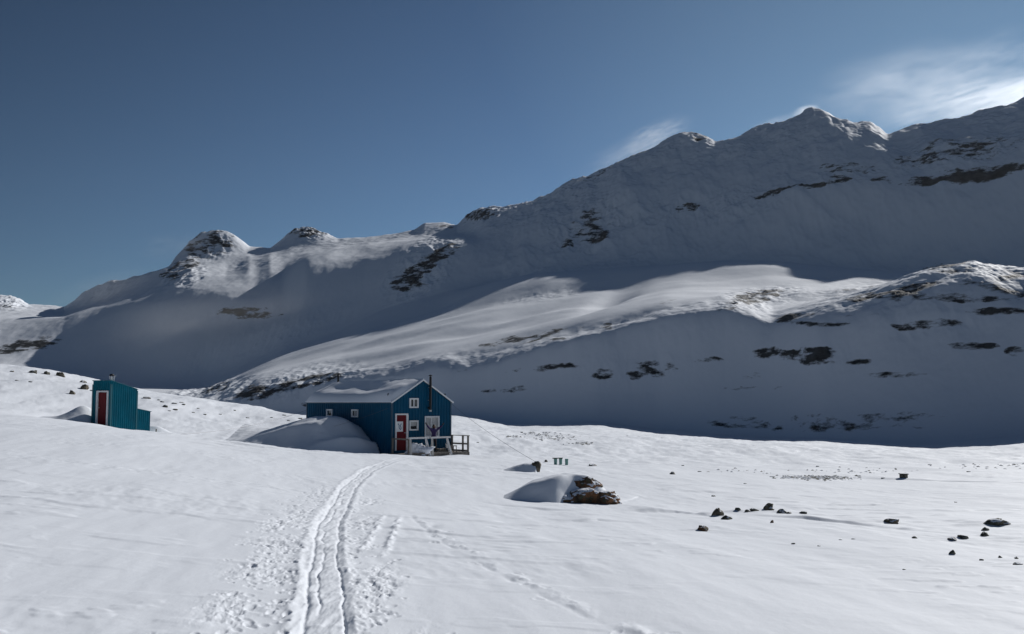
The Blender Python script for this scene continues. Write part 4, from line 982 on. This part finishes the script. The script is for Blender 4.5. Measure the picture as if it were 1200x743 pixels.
# gravel bands blown clear of snow
def gravel(name, spots, label_seed):
    mb = MB(); rg = random.Random(label_seed)
    for (px, py, rx, ry, n) in spots:
        for i in range(n):
            x = px + rg.gauss(0, rx*.5); y = py + rg.gauss(0, ry*.5); p = place(x, y); k = p.y/F
            r = rg.uniform(.8, 2.4)*k; vs = []
            for (ux, uy, uz) in ((1,0,0),(.3,.95,.1),(-.8,.6,0),(-.8,-.6,.05),(.3,-.95,0),(.1,.1,.55),(0,0,-.6)):
                vs.append(p + Vector((ux*r*rg.uniform(.7,1.3), uy*r*1.5, uz*r*rg.uniform(.6,1.2))))
            mb.add(vs, [(0,1,5),(1,2,5),(2,3,5),(3,4,5),(4,0,5),(1,0,6),(2,1,6),(3,2,6),(4,3,6),(0,4,6)])
    o = mb.build(name, M_rock_dark, None); o['kind'] = 'stuff'; return o
gravel('gravel', [(958,560,38,2.2,420),(925,559,12,1.5,60),(650,513,30,3,90),(683,520,14,2,50),(630,509,20,1.5,40),(600,512,14,1,25),(1010,552,60,3,40),(1170,546,60,4,40),(880,553,50,3,20)], 3)
# low flat-topped block standing alone on the flat
p = place(1059, 560); k = p.y/F
o = empty('block', p, 'small dark flat-topped block standing alone on the far snow flat', 'block')
mb = MB(); mb.box((0,0,1.8*k), 7.5*k, 7*k, 4.2*k); mb.build('base', M_rock_dark, o, bevel=.02)
mb = MB(); mb.box((0,0,4.5*k), 9.5*k, 8*k, 1.2*k); mb.build('top_slab', M_rock_dark, o, bevel=.02)
# three green buckets with wooden lids
M_green = mat("pale green plastic", (0.16, 0.33, 0.29), .5)
for i, (px, lid) in enumerate(((651,1),(657,1),(664,0))):
    p = place(px, 544.5 if i < 2 else 545); k = p.y/F
    b = empty('tub', p, ('pale green tub with a lid, leftmost of three in the snow', 'pale green tub with a lid, middle of three in the snow', 'pale green tub without a lid, rightmost of three in the snow')[i], 'tub', 'three green tubs on the snow')
    mb = MB(); mb.tube([(0,0,-.05),(0,0,7*k)], [1.7*k, 2.0*k], 14); mb.build('tub_body', M_green, b)
    mb = MB(); mb.tube([(0,0,6.2*k),(0,0,6.6*k)], [2.15*k, 2.15*k], 14); mb.build('rim', M_green, b)
    if lid: mb = MB(); mb.box((-.02,0,7.5*k), 6*k, 5*k, 1.1*k); mb.build('lid', M_rock_tan, b)
# guy wires
def wire(p, q, sag, label):
    p, q = Vector(p), Vector(q); pts = [p.lerp(q, t/16) - Vector((0,0,sag*4*(t/16)*(1-t/16))) for t in range(17)]
    mb = MB(); mb.tube(pts, .006, 5); tag(mb.build('guy_wire', M_wire, None), label, 'wire')
wire(C0+gx*W_+Vector((0,0,EAVE-.05)), b2.location+Vector((.05,.1,.35)), .15, 'thin guy wire from the right eave down to the pointed tan rock')
wire(C0+ln_*.3+wn*.05+Vector((0,0,EAVE-.35)), C0+ln_*2.6+wn*2.2+Vector((0,0,EYE-1.35)), .05, 'thin guy wire across the long wall into the large drift')
wire(C0+ln_*LL+wn*.05+Vector((0,0,EAVE-.5)), at(206, 509, 52), .3, 'long thin guy wire from the far cabin corner towards the outhouse')

# ------------------------------------------------------------------ air: haze, spindrift blown off the ridges
def volmat(name, dens, col=(1,1,1), aniso=.5, noise_=None, coverage=.5):
    m = bpy.data.materials.new(name); m.use_nodes = True; t = m.node_tree; N = t.nodes; Lk = t.links
    N.remove(N['Principled BSDF']); v = N.new('ShaderNodeVolumePrincipled'); v.inputs['Color'].default_value = (*col, 1)
    v.inputs['Density'].default_value = dens; v.inputs['Anisotropy'].default_value = aniso
    Lk.new(v.outputs[0], N['Material Output'].inputs['Volume'])
    if noise_:
        tc = N.new('ShaderNodeTexCoord'); ln = N.new('ShaderNodeVectorMath'); ln.operation = 'LENGTH'; Lk.new(tc.outputs['Object'], ln.inputs[0])
        fo = N.new('ShaderNodeMapRange'); fo.interpolation_type = 'SMOOTHSTEP'; fo.inputs['From Min'].default_value = 1.0; fo.inputs['From Max'].default_value = .1; Lk.new(ln.outputs['Value'], fo.inputs['Value'])
        mp = N.new('ShaderNodeMapping'); mp.inputs['Scale'].default_value = noise_[1]; mp.inputs['Rotation'].default_value = noise_[2]; Lk.new(tc.outputs['Object'], mp.inputs[0])
        n = N.new('ShaderNodeTexNoise'); n.inputs['Scale'].default_value = noise_[0]; n.inputs['Detail'].default_value = 6; n.inputs['Roughness'].default_value = .6; n.inputs['Distortion'].default_value = .6
        Lk.new(mp.outputs[0], n.inputs['Vector'])
        mr = N.new('ShaderNodeMapRange'); mr.inputs['From Min'].default_value = coverage; mr.inputs['From Max'].default_value = coverage+.34; Lk.new(n.outputs['Fac'], mr.inputs['Value'])
        mu = N.new('ShaderNodeMath'); mu.operation = 'MULTIPLY'; Lk.new(fo.outputs[0], mu.inputs[0]); Lk.new(mr.outputs[0], mu.inputs[1])
        m3 = N.new('ShaderNodeMath'); m3.operation = 'MULTIPLY'; m3.inputs[1].default_value = dens; Lk.new(mu.outputs[0], m3.inputs[0]); Lk.new(m3.outputs[0], v.inputs['Density'])
    return m
def plume(px, py, Y, sx, sy, sz, rot, dens, seed, aniso=.6, cov=.42, ns=(1.0,1.6,1.2)):
    import bmesh
    bm = bmesh.new(); bmesh.ops.create_icosphere(bm, subdivisions=3, radius=1.02); me = bpy.data.meshes.new('snow_plume'); bm.to_mesh(me); bm.free()
    me.materials.append(volmat('blowing snow', dens, (.97,.98,1), aniso, (1.6, ns, (seed, seed*.3, .5)), cov))
    o = bpy.data.objects.new('snow_plume', me); COL.objects.link(o); o.location = at(px, py, Y); o.scale = (sx, sy, sz); o.rotation_euler = rot; o['kind'] = 'stuff'
    return o
plume(1190, 112, 1500, 150, 90, 30, (0, R(-17), 0), .010, 1.0, .65, .36, (1.6,1.2,2.2))
plume(1130, 118, 1540, 190, 90, 42, (0, R(-15), 0), .0075, 2.0, .6, .40, (2.4,2.0,3.6))
plume(1160, 75, 1600, 140, 100, 60, (0, R(-14), 0), .0030, 15.0, .6, .46, (2.4,2.0,3.6))
plume(1060, 100, 1620, 190, 120, 75, (0, R(-8), 0), .0028, 9.0, .6, .36, (1.6,1.2,2.4))
plume(915, 146, 1600, 70, 50, 16, (0, R(-14), 0), .008, 10.0, .6, .38, (1.5,1.2,2.0))
plume(944, 130, 1600, 28, 30, 10, (0, R(-10), 0), .030, 3.0, .6, .34)
plume(768, 160, 1660, 80, 60, 30, (0, R(-24), 0), .011, 4.0, .6, .42, (2.2,2.0,3.0))
plume(740, 182, 1680, 110, 60, 38, (0, R(-22), 0), .0050, 11.0, .6, .36, (1.5,1.2,2.0))
plume(205, 290, 1700, 80, 60, 36, (0, R(-10), 0), .004, 5.0)
plume(120, 345, 1560, 110, 50, 40, (0, R(-18), 0), .004, 12.0, .4, .36)
plume(250, 378, 1330, 190, 50, 60, (0, R(-8), 0), .006, 6.0, .3, .36)
plume(560, 345, 1370, 110, 40, 40, (0, R(-8), 0), .003, 7.0, .3, .4)
plume(690, 255, 1385, 60, 30, 35, (0, R(-18), 0), .005, 8.0, .3, .4)
me = bpy.data.meshes.new('haze'); mb = MB(); zl_, zh_ = -140, 900
mb.box((600, 1700, (zl_+zh_)/2), 12000, 4600, zh_-zl_); hz = mb.build('haze', volmat('haze', .000010, (.86,.92,1), .4), None); hz['kind'] = 'stuff'
